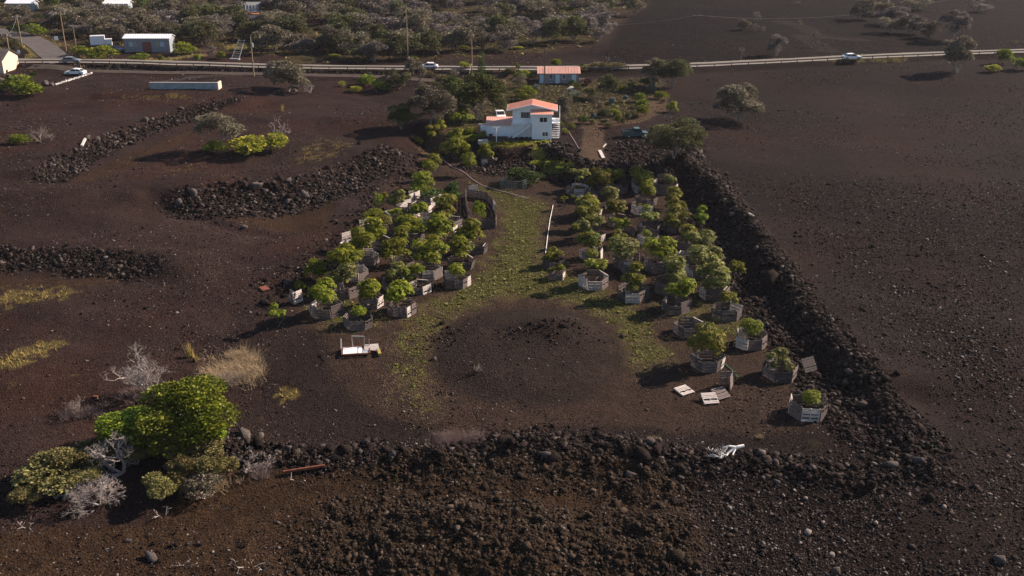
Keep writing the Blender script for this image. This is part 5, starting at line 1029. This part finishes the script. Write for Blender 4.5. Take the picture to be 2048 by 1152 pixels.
for cx, cy, w_, h_, kd, lf, lb in [
  (1175, 187, 30, 20, 'dense', 'olive', "rounded olive bush before the garden tree"), (1243, 177, 16, 14, 'bush', 'yellow', "small yellow-green bush behind the garden tree"), (1262, 170, 24, 18, 'loose', 'bright', "thin bright little tree at the back of the garden"), (1176, 163, 24, 12, 'bush', 'purple', "purple-leaved bush beside the farm house porch"), (1153, 171, 16, 12, 'bush', 'redleaf', "red flowering bush by the garden path slab"), (1141, 165, 16, 10, 'dense', 'dark', "dark bush against the farm house wall"),
  (1071, 174, 20, 12, 'dense', 'silver', "silvery bush at the front corner of the farm house"), (1150, 188, 28, 14, 'wispy', 'silver', "pale variegated shrub beside the olive bush"), (1300, 164, 40, 20, 'bush', 'dark', "dark shrub at the garden corner by the tall grey trees"), (1303, 178, 26, 16, 'bush', 'silver', "pinkish pale shrub at the garden corner"), (1322, 190, 28, 16, 'bush', 'mango', "green shrub in the line outside the loop drive"), (1340, 213, 26, 22, 'mango', 'yellow', "yellow-green shrub on the outer edge of the loop drive"), (1353, 222, 14, 10, 'mango', 'yellow', "small yellow shrub next to the one on the drive edge"),
  (1326, 202, 14, 8, 'bush', 'redleaf', "orange-leaved low plant on the drive edge"), (1276, 195, 26, 18, 'bush', 'bright', "back shrub of the bright hedge inside the loop drive"), (1286, 208, 30, 18, 'bush', 'bright', "middle shrub of the bright hedge inside the loop drive"), (1289, 222, 30, 22, 'bush', 'bright', "front shrub of the bright hedge inside the loop drive"), (1270, 229, 20, 16, 'bush', 'olive', "olive shrub in the garden row inside the loop"), (1256, 232, 14, 16, 'bush', 'scrubdark', "narrow dark shrub in the garden row inside the loop"), (1246, 236, 14, 18, 'spire', 'scrubdark', "second narrow dark shrub in the garden row"), (1237, 238, 14, 16, 'bush', 'mango', "green shrub in the garden row"), (1229, 225, 26, 14, 'bush', 'mango', "leafy crop bush beside the grey garden bin"), (1208, 226, 26, 18, 'bush', 'scrubdark', "dark square shrub in the vegetable bed"), (1170, 240, 26, 14, 'bush', 'dark', "dark low bush nearest the loop drive bend"), (1185, 243, 20, 10, 'bush', 'olive', "olive low bush at the loop drive bend"), (1207, 243, 14, 10, 'dense', 'dark', "round dark bush on the loop drive edge"),
  (1240, 204, 26, 16, 'loose', 'olive', "sparse olive shrub in mid garden"), (1228, 214, 20, 14, 'loose', 'mangopale', "pale leafy shrub in mid garden"), (1122, 248, 14, 12, 'bush', 'bright', "bright little shrub beside the deck posts"), (1143, 251, 18, 16, 'bush', 'mangopale', "pale green shrub beside the drive"), (1110, 125, 24, 20, 'dense', 'bright', "bright round tree behind the farm house roof"), (1164, 134, 14, 12, 'dense', 'dark', "dark bush behind the farm house end"), (1085, 205, 20, 10, 'bush', 'bright', "low bright plant at the foot of the dark pole"),
  (880, 302, 30, 18, 'bush', 'olive', "olive bush between the wheel track and the largest dark fruit tree"), (938, 262, 34, 18, 'bush', 'mango', "green bush on the bank beside the wing of the house"), (925, 282, 26, 16, 'bush', 'olive', "olive bush below the clothes line"), (945, 296, 30, 14, 'bush', 'mango', "green bush over the corner of the house bank"), (900, 238, 30, 20, 'dense', 'scrubdark', "dark bush at the drive end of the big trees"),
  (1075, 318, 30, 10, 'bush', 'yellow', "yellow-green creeper clump on the rock bank under the house"), (1100, 328, 30, 10, 'bush', 'yellow', "second yellow-green creeper clump lower on the rock bank"), (1125, 336, 26, 8, 'bush', 'bright', "lowest green creeper clump on the rock bank"), (1215, 250, 22, 10, 'bush', 'olive', "olive clump on the outer side of the loop drive"), (1132, 262, 16, 12, 'bush', 'mangopale', "pale bush at the top of the rock bank by the drive"),
  (775, 168, 40, 26, 'dense', 'scrub', "grey-olive shrub at the end of the frontage track"), (880, 176, 36, 28, 'dense', 'scrubdark', "dark shrub behind the big brown-grey tree"), (1060, 182, 30, 22, 'bush', 'mango', "green shrub above the white house roof ridge"), (735, 160, 46, 22, 'bush', 'bright', "bright green shrub below the low road"), (760, 172, 40, 22, 'bush', 'bright', "lower bright shrub below the low road"), (708, 178, 30, 12, 'bush', 'yellow', "yellow low weeds below the low road"), (685, 168, 16, 12, 'wispy', 'yellow', "thin yellow weed below the low road"), (890, 160, 40, 20, 'bush', 'olive', "olive shrub between the trees and the drive"), (905, 148, 30, 16, 'bush', 'scrub', "grey shrub beside the highway end of the drive"), (860, 148, 26, 14, 'bush', 'olive', "olive shrub at the low road end"), (927, 131, 24, 14, 'bush', 'yellow', "yellow-green round shrub across the highway"), (1035, 138, 12, 22, 'loose', 'bright', "small palm-like tree by the farm house corner"),
  (1020, 145, 30, 12, 'bush', 'olive', "olive shrub before the small palm-like tree"), (1050, 150, 40, 18, 'bush', 'mango', "green shrub between the drive and the farm house"), (1040, 163, 36, 28, 'wispy', 'scrub', "thin grey-green tree beside the drive mouth"), (1045, 190, 36, 24, 'dense', 'bright', "bright shrub behind the white house roof"), (1170, 135, 40, 10, 'bush', 'olive', "olive roadside shrub past the farm house"), (1200, 131, 44, 14, 'bush', 'olive', "middle olive roadside shrub beside the highway"), (1235, 131, 40, 12, 'bush', 'olive', "last olive roadside shrub beside the highway"), (1213, 119, 12, 12, 'wispy', 'scrubgrey', "tiny bare grey shrub on the cutting"),
  (160, 103, 44, 20, 'bush', 'bright', "bright shrub at the foot of the tallest leaning pole"), (205, 106, 58, 28, 'bush', 'mango', "large dark-hearted green shrub beside the metal shed"), (278, 113, 36, 12, 'bush', 'bright', "low green shrub before the metal shed"), (322, 116, 18, 12, 'bush', 'mango', "small green shrub near the shed corner"), (370, 98, 54, 22, 'bush', 'mango', "broad green shrub beyond the metal shed end"), (395, 118, 18, 18, 'loose', 'bright', "bright little tree at the shed driveway"), (424, 104, 22, 24, 'wispy', 'scrubgrey', "grey bare shrub beside the shed driveway"), (75, 60, 40, 22, 'bush', 'bright', "bright shrub on the outside of the side road bend"), (38, 58, 40, 20, 'dense', 'dark', "dark shrub at the top of the side road"),
  (20, 88, 40, 22, 'dense', 'scrubdark', "dark shrub on the inside of the side road bend"), (394, 76, 24, 12, 'dense', 'scrub', "rounded pale bush above the shed driveway"), (360, 74, 30, 14, 'bush', 'olive', "yellow-olive bush above the metal shed"), (440, 110, 20, 14, 'bush', 'bright', "bright shrub beside the ladder frame"), (68, 148, 16, 8, 'dense', 'dark', "small dark shrub above the parked white car"), (985, 238, 14, 10, 'bush', 'yellow', "small yellow shrub near the car behind the wing"), (1092, 150, 0, 0, None, None, None)]:
    if kd: pplant("garden_shrub" if 'tree' not in lb else "small_tree", cx, cy, w_, h_, kd, lf, lb, "shrub" if 'tree' not in lb else "tree")
# rubble heap of the grey tree
boulders(10, [(545, 186), (575, 184), (600, 186)], .4, .9, "pale stone heaped at the foot of the spreading grey tree", "stones under the grey tree", 31, 5, .8)
# the wooded slopes: every tree its own object
def wood(poly, n, kinds, wr, hr_, label, group, seed, mind=2.6, excl=()):
    r = random.Random(seed); xs = [p[0] for p in poly]; ys_ = [p[1] for p in poly]; got = []; t_ = 0
    def inside(x, y, pl):
        c = False
        for i in range(len(pl)):
            (x1, y1), (x2, y2) = pl[i], pl[(i + 1) % len(pl)]
            if (y1 > y) != (y2 > y) and x < (x2 - x1) * (y - y1) / (y2 - y1) + x1: c = not c
        return c
    while len(got) < n and t_ < 6000:
        t_ += 1; x = r.uniform(min(xs), max(xs)); y = r.uniform(min(ys_), max(ys_))
        if not inside(x, y, poly) or any(abs(x - a) < e_ and -8 < y - b_ < f_ for a, b_, e_, f_ in excl): continue
        p = P(x, y)
        if any((p.x - q_[0]) ** 2 + (p.y - q_[1]) ** 2 < mind ** 2 for q_ in got): continue
        got.append((p.x, p.y)); kd, lf, hf_ = r.choice(kinds); wd = r.uniform(*wr); ht = r.uniform(*hr_) * hf_
        plant("scrub_tree" if kd != 'spire' else "pine_tree", Vector((p.x, p.y, p.z - .1)), wd, ht * .55, ht * .95, kd, lf, label, "tree", group, TRG if lf == 'scrubgrey' else TR)
EXC = [(296, 100, 62, 34), (236, 12, 40, 18), (40, 14, 44, 18), (500, 20, 32, 22), (512, 45, 36, 22), (549, 45, 20, 16), (352, 50, 12, 6), (500, 92, 46, 20), (208, 95, 24, 14), (640, 60, 24, 40), (660, 118, 36, 14), (395, 108, 40, 14), (470, 116, 22, 14), (250, 32, 60, 12), (420, 32, 60, 9)]
K1 = [('scrub', 'scrub', 1), ('scrub', 'scrubgrey', .9), ('wispy', 'scrubgrey', .95), ('scrub', 'scrub', 1.1), ('wispy', 'scrub', 1), ('dense', 'scrubdark', .9)]
wood([(560, 122), (640, 128), (900, 124), (930, 112), (1060, 108), (1130, 96), (1200, 84), (1240, 50), (1290, 18), (1310, -30), (620, -30), (560, 40)], 150, K1, (6.5, 11.5), (4.8, 8.0), "grey-green scrub tree on the wooded slope across the highway", "scrub trees of the slope across the highway", 1, 3.6, EXC)
wood([(360, 88), (440, 96), (560, 110), (560, 45), (600, -20), (380, 20), (150, 30), (110, 60), (150, 82), (235, 88)], 70, K1, (6, 10.5), (4.5, 7.2), "grey-brown scrub tree round the metal shed and the houses", "scrub trees round the metal shed", 2, 4.4, EXC)
wood([(0, 28), (120, 30), (300, 20), (600, 8), (660, -30), (0, -30)], 52, [('spire', 'pine', 1.3), ('dense', 'pine', 1), ('spire', 'pine', 1.1), ('dense', 'scrubdark', .8), ('bush', 'olive', .7)], (5, 9), (5.0, 8.5), "dark green pointed tree of the dense stand along the top edge", "dark trees along the top edge", 3, 4.0, EXC)
wood([(-200, 60), (-20, 40), (0, 30), (100, 40), (110, 60), (30, 62), (0, 72), (-200, 90)], 12, K1, (5, 9), (3.5, 5.5), "scrub tree beyond the end of the side road", "scrub trees at the side road", 4, 4.4, EXC)
wood([(1060, 10), (1090, -5), (1130, 0), (1150, 30), (1110, 42), (1080, 35)], 9, [('bush', 'bright', .7), ('dense', 'bright', .8)], (4.5, 7), (3, 4.5), "bright green tree in the sunlit clump high on the wooded slope", "bright green clump on the slope", 5, 3.6)
wood([(640, 128), (900, 122), (1060, 104), (1120, 90), (900, 60), (620, 60)], 22, [('bush', 'olive', .35), ('bush', 'yellow', .3)], (2.5, 4.5), (2.4, 3.6), "low yellow-olive bush between the trees of the slope", "low bushes of the slope", 6, 4.0)
# ------------------------------------------------------------------ bare and dead wood
def bare(px_, pyb, size, label, seed, cat="dead tree", m_='greybark', depth=5, flat=0.4, n0=3, lean=(0, 0), r0=.13, group=None, spread=.62, lenf=.42, name="dead_tree"):
    g = random.Random(seed); p = P(px_, pyb); mb = MB()
    for k in range(n0):
        a = 6.28 * k / n0 + g.uniform(-.5, .5); d_ = Vector((math.cos(a) * .8 + lean[0], math.sin(a) * .8 + lean[1], flat + g.uniform(0, .5))).normalized()
        branches(mb, Vector((0, 0, -.1)), d_, size * lenf, r0, depth, g, spread, flat * .12, 2, 3, .74, 3, 4, None, .28)
    o = mb.build(name, M[m_]); o.location = p; return tag(o, label, cat, group)
bare(300, 786, 5.2, "pale bare tree with fine spreading branches behind the green tree", 1, flat=1.2, depth=7, r0=.13, n0=4)
bare(245, 945, 4.2, "big bleached dead tree sprawling before the green tree", 2, flat=.5, depth=7, r0=.15, n0=5, lean=(-.35, -.25))
bare(200, 1010, 3.0, "tangle of bleached dead branches resting on the gravel", 3, flat=.3, depth=6, n0=10, r0=.06)
bare(150, 990, 2.0, "loose bleached twigs at the outer end of the dead tree", 13, flat=.3, depth=5, n0=7, r0=.06)
bare(505, 935, 2.4, "grey dead branches lying on the end of the front rock wall", 4, flat=.35, depth=6, n0=5, r0=.07)
bare(345, 800, 1.8, "bare grey twigs poking out of the bright green crown", 5, flat=1.3, depth=5, n0=2, r0=.06)
bare(155, 832, 1.9, "thin purplish bare shrub beyond the dead tree", 6, m_='twig', flat=.9, depth=5, n0=4, r0=.04)
bare(548, 286, 4.6, "bare white-twigged tree at the end of the terrace thicket", 7, flat=1.3, depth=5, n0=3, r0=.14)
bare(80, 284, 4.0, "bare twiggy shrub beside the green bush on the far terrace", 8, m_='twig', flat=.7, depth=5, n0=5, r0=.06)
bare(955, 744, 1.2, "small dry twig bush on the side of the low mound", 9, m_='twig', flat=.7, depth=4, n0=5, r0=.03)
bare(620, 186, 3.0, "pile of bleached sticks beside the spreading grey tree", 10, flat=.3, depth=4, n0=4, r0=.07)
for k, (x, y, s_, lb) in enumerate([(120, 1000, 1.2, "thin pale stick lying on the dark cinder by the dead tree"), (370, 1130, 1.0, "broken pale stump splinters near the bottom edge, nearer the dead tree"), (490, 1135, 1.2, "pale splintered branch at the bottom edge"), (525, 1140, .9, "short pale splinter at the bottom edge beyond the branch"), (330, 1035, 1.1, "weathered branch lying across the scattered stones"), (590, 960, .8, "thin white stick below the rust-red beam"), (440, 1015, 1.3, "flat pale branch on the brown cinder below the green tree"), (55, 1055, .9, "forked pale stick near the bottom corner")]):
    bare(x, y, s_, lb, 60 + k, cat="branch", flat=.15, depth=2, n0=2, r0=.05, name="dead_branch", lenf=.6)
# white log on the front wall
g = random.Random(5); p = P(1462, 905); mb = MB(); mb.tube([(1.1, .25, .55), (.55, .1, .5), (.1, -.05, .35), (-.35, -.35, .15), (-.6, -.8, .05)], [.13, .15, .12, .09, .05], 8); mb.tube([(.45, .08, .5), (-.2, .05, .62), (-.75, .0, .5)], [.1, .08, .03], 7); mb.tube([(.4, .05, .45), (.1, -.4, .2), (-.1, -.85, .05)], [.09, .07, .04], 7)
for k in range(7): branches(mb, Vector((-.5 - k * .1, -.6 - k * .05, .1)), Vector((g.uniform(-1, -.1), g.uniform(-.8, .4), .3)).normalized(), .8, .04, 2, g, .6)
o = mb.build("driftwood_log", M['pvc']); o.location = p; tag(o, "bleached white forked log lying over the front rock wall", "log")
# ------------------------------------------------------------------ the green tree and olive shrubs at the near corner
bigcrown("broadleaf_tree", 378, 834, 886, 212, 104, 'bright', "large bright green tree beside the front rock wall", 701, 15000, .026, 18, .34)
bigcrown("broadleaf_tree", 250, 862, 898, 175, 66, 'bright', "lower green tree joined to the large bright one", 702, 9000, .032, 13, .36)
bigcrown("broadleaf_tree", 440, 862, 893, 66, 50, 'bright', "bright green side crown hanging towards the rock wall", 703, 5000, .05, 9, .3)
for k, (x, y, by, w_, h_, m_, lb) in enumerate([(345, 880, 930, 80, 80, 'olive', "tall olive shrub in front of the bright green tree"), (405, 895, 935, 76, 70, 'olive', "olive shrub between the green tree and the rock wall"), (430, 930, 965, 70, 56, 'olive', "dark olive shrub below the rock wall end"), (365, 945, 985, 60, 52, 'olive', "rounded olive shrub below the tall olive one"), (325, 978, 1010, 66, 46, 'olive', "small dome of olive leaves nearest the bottom edge"),
    (125, 925, 960, 84, 52, 'olive', "olive shrub at the outer end of the thicket"), (190, 905, 940, 90, 46, 'olive', "low olive shrub behind the dead tree"), (275, 905, 940, 60, 40, 'olive', "olive shrub under the fork of the dead tree"), (100, 965, 995, 110, 50, 'wispy_o', "sparse olive shrub beside the dead tangle"), (60, 985, 1010, 60, 34, 'olive', "small olive bush at the outermost edge of the thicket"), (165, 955, 985, 60, 34, 'olive', "olive bush behind the dead tangle of branches"), (410, 980, 1005, 90, 46, 'tan_o', "dry brownish shrub with thin leaves below the olive domes")]):
    bigcrown("olive_shrub", x, y, y + (by - y) * .7, w_ * 1.28, h_ * .9, 'olive' if m_ == 'olive' else 'olive' if m_ == 'wispy_o' else 'scrub', lb, 720 + k, 5200 if m_ == 'olive' else 1600, .045, 8, .3, .16, .26, .8)
# ------------------------------------------------------------------ dry grass, weeds, ground cover
def blades(name, X, Y, hgt, wdt, m_, label, lean=.5, seed=1, per=1, kind='stuff'):
    g = np.random.default_rng(seed); X = np.repeat(X, per) + g.normal(0, .05, len(X) * per); Y = np.repeat(Y, per) + g.normal(0, .05, len(Y) * per); n = len(X); Z_ = Hf(X, Y) - .02
    h = hgt * g.uniform(.4, 1.3, n); a = g.uniform(0, 6.28, n); b_ = g.uniform(0, 6.28, n); l_ = h * lean * g.uniform(.2, 1.6, n); dx, dy = np.cos(a) * wdt, np.sin(a) * wdt
    v = np.stack([np.stack([X - dx, Y - dy, Z_], -1), np.stack([X + dx, Y + dy, Z_], -1), np.stack([X + np.cos(b_) * l_, Y + np.sin(b_) * l_, Z_ + h], -1)], 1).reshape(-1, 3)
    return tag(link(bpy.data.objects.new(name, npmesh(name, v, np.arange(n * 3).reshape(-1, 3), [M[m_]]))), label, None, None, kind)
def gblob(cx, cy, rx, ry, n, seed):
    g = np.random.default_rng(seed + 50); p = P(cx, cy); s_ = sc(p); ang = math.atan2(CH, p.y); k = max(3, int(rx * ry / 25)); c = g.normal(0, .42, (k, 2)); i = g.integers(0, k, n); q_ = c[i] + g.normal(0, .20, (n, 2)) * g.uniform(.4, 1.3, (k, 1))[i]
    return p.x + q_[:, 0] * rx / s_, p.y + q_[:, 1] * ry / s_ / math.sin(ang)
def gblob_old(cx, cy, rx, ry, n, seed): g = np.random.default_rng(seed); p = P(cx, cy); s_ = sc(p); a = g.uniform(0, 6.28, n); r = np.sqrt(g.random(n)) * (1 + .25 * np.sin(a * 3 + seed)); ang = math.atan2(CH, p.y); return p.x + np.cos(a) * r * rx / s_, p.y + np.sin(a) * r * ry / s_ / math.sin(ang)
def tuft(cx, cy, rx, ry, n, h, m_, label, seed, name="dry_grass_clump", cat="grass clump", wd=.012, lean=.8):
    X, Y = gblob(cx, cy, rx, ry, n, seed); o = blades(name, X, Y, h, wd, m_, label, lean, seed, 1, None); del_ = None; tag(o, label, cat); return o
tuft(470, 745, 62, 30, 4500, .75, 'tan', "big tan dry grass clump behind the bright green tree", 1, lean=1.7); tuft(480, 718, 34, 9, 2500, .7, 'tan', "upper edge clump of tan dry grass", 2); tuft(455, 765, 30, 10, 1600, .8, 'twig', "brownish twiggy fringe below the tan grass clump", 3)
tuft(915, 880, 62, 16, 5000, .55, 'mauve', "mauve dry grass patch spilling over the front rock wall", 4, wd=.008); tuft(270, 790, 40, 14, 1500, .6, 'mauve', "thin mauve grass under the pale bare tree", 5)
tuft(1305, 880, 14, 5, 400, .35, 'tan', "small tan grass tuft above the pale boulder", 6); tuft(1518, 878, 10, 4, 260, .35, 'tan', "small tan grass tuft beyond the white log", 7); tuft(1430, 850, 0.1, 0.1, 3, .1, 'tan', "x x x x", 8) if 0 else None
tuft(380, 715, 5, 3, 90, 1.5, 'gold', "tall yellow upright plant behind the pale bare tree", 9, "yellow_plant", "plant", .03, .25); tuft(393, 722, 3, 2, 50, 1.0, 'gold', "shorter yellow upright plant next to the tall one", 10, "yellow_plant", "plant", .03, .25); tuft(567, 222, 4, 2, 60, 1.4, 'gold', "thin pale stalk on the open cinder near the thicket", 11, "yellow_plant", "plant", .03, .2)
tuft(400, 968, 60, 20, 2500, .7, 'tan', "dry brown grass between the olive shrubs and the cinder", 12); tuft(160, 830, 45, 14, 1600, .6, 'mauve', "mauve dry grass round the thin bare shrub", 14); tuft(520, 945, 30, 12, 900, .5, 'mauve', "greyish dry grass at the end of the front wall", 15)
# scattered cover
def cover(mask, n, seed, ymax=200, k=(.5, .75), scale=1.5):
    f = lambda x, y: np.clip(sst(k[0], k[1], bil(mask, x, y) * .62 + .0 + (fbm(x, y, scale, seed, 3, .6)) * .5), 0, 1) * (bil(mask, x, y) > .12) * road_free(x, y); return sample(n, f, seed, ymax)
def weeds(name, X, Y, sz, m_, label, seed, k=5):
    g = np.random.default_rng(seed); n = len(X); C = np.stack([X, Y, Hf(X, Y) + .02], -1); C = np.repeat(C, k, 0) + g.normal(0, .03, (n * k, 3)) * np.array((1, 1, .2)); a = g.uniform(0, 6.28, n * k); D = np.stack([np.cos(a), np.sin(a), g.uniform(.05, .9, n * k)], -1); L2 = np.repeat(sz, k) * g.uniform(.6, 1.3, n * k)
    v, f = leaves(C, D, np.tile((0, 0, 1.), (n * k, 1)) + g.normal(0, .3, (n * k, 3)), L2, L2 * .3); return tag(link(bpy.data.objects.new(name, npmesh(name, v, f, [m_]))), label, None, None, 'stuff')
X, Y = cover(C_grass * (1 - C_circ), 9000, 91, 190, (.62, .9)); weeds("ground_weeds", X, Y, np.random.default_rng(1).lognormal(-2.0, .4, len(X)), M['weed'], "low yellow-green weeds creeping along the track between the orchard rows", 91)
X, Y = cover(C_grass * (1 - C_circ), 26000, 92, 190, (.35, .75), 3); blades("track_grass", X, Y, .16, .012, 'tan', "thin dry grass over the orchard track", 1.2, 92)
X, Y = cover(C_gold, 5500, 93, 330, (.6, .95), .8); blades("golden_grass", X, Y, .38, .03, 'gold', "golden dry grass tufts scattered on the cinder", .7, 93, 2)
X, Y = cover(C_hb, 9000, 94, 240, (.62, .78)); weeds("bank_creeper", X, Y, np.random.default_rng(2).lognormal(-1.4, .3, len(X)), M['yellow'], "yellow-green creeper covering the edge of the house bank", 94, 4)
X, Y = cover(C_verge, 5000, 95, 420, (.3, .6)); blades("verge_grass", X, Y, .5, .05, 'gold', "yellow-green grass along the road verges", .6, 95, 2)
X, Y = cover(C_gard, 6000, 96, 380, (.55, .85), 3); weeds("garden_weeds", X, Y, np.random.default_rng(3).lognormal(-1.2, .35, len(X)), M['olive'], "low mixed weeds over the garden soil", 96, 4)
X, Y = cover(np.maximum(C_wood, 0), 9000, 97, 520, (.62, .85), 5); weeds("slope_undergrowth", X, Y, np.random.default_rng(4).lognormal(-.6, .4, len(X)), M['olive'], "low undergrowth between the scrub trees of the slope", 97, 4)

# ------------------------------------------------------------------ thin far haze: one even box of air around the whole scene
mb = MB(); mb.box((0, 1600, 21), (7000, 3700, 50)); hm = bpy.data.materials.new("thin_haze"); hm.use_nodes = True; N_ = hm.node_tree.nodes; N_.remove(N_["Principled BSDF"])
pv = N_.new("ShaderNodeVolumePrincipled"); pv.inputs["Color"].default_value = (.80, .78, .92, 1); pv.inputs["Density"].default_value = .00006; pv.inputs["Anisotropy"].default_value = .2
hm.node_tree.links.new(pv.outputs[0], N_["Material Output"].inputs["Volume"]); tag(mb.build("haze", hm), "thin violet-grey haze over the far slopes", None, None, 'stuff')
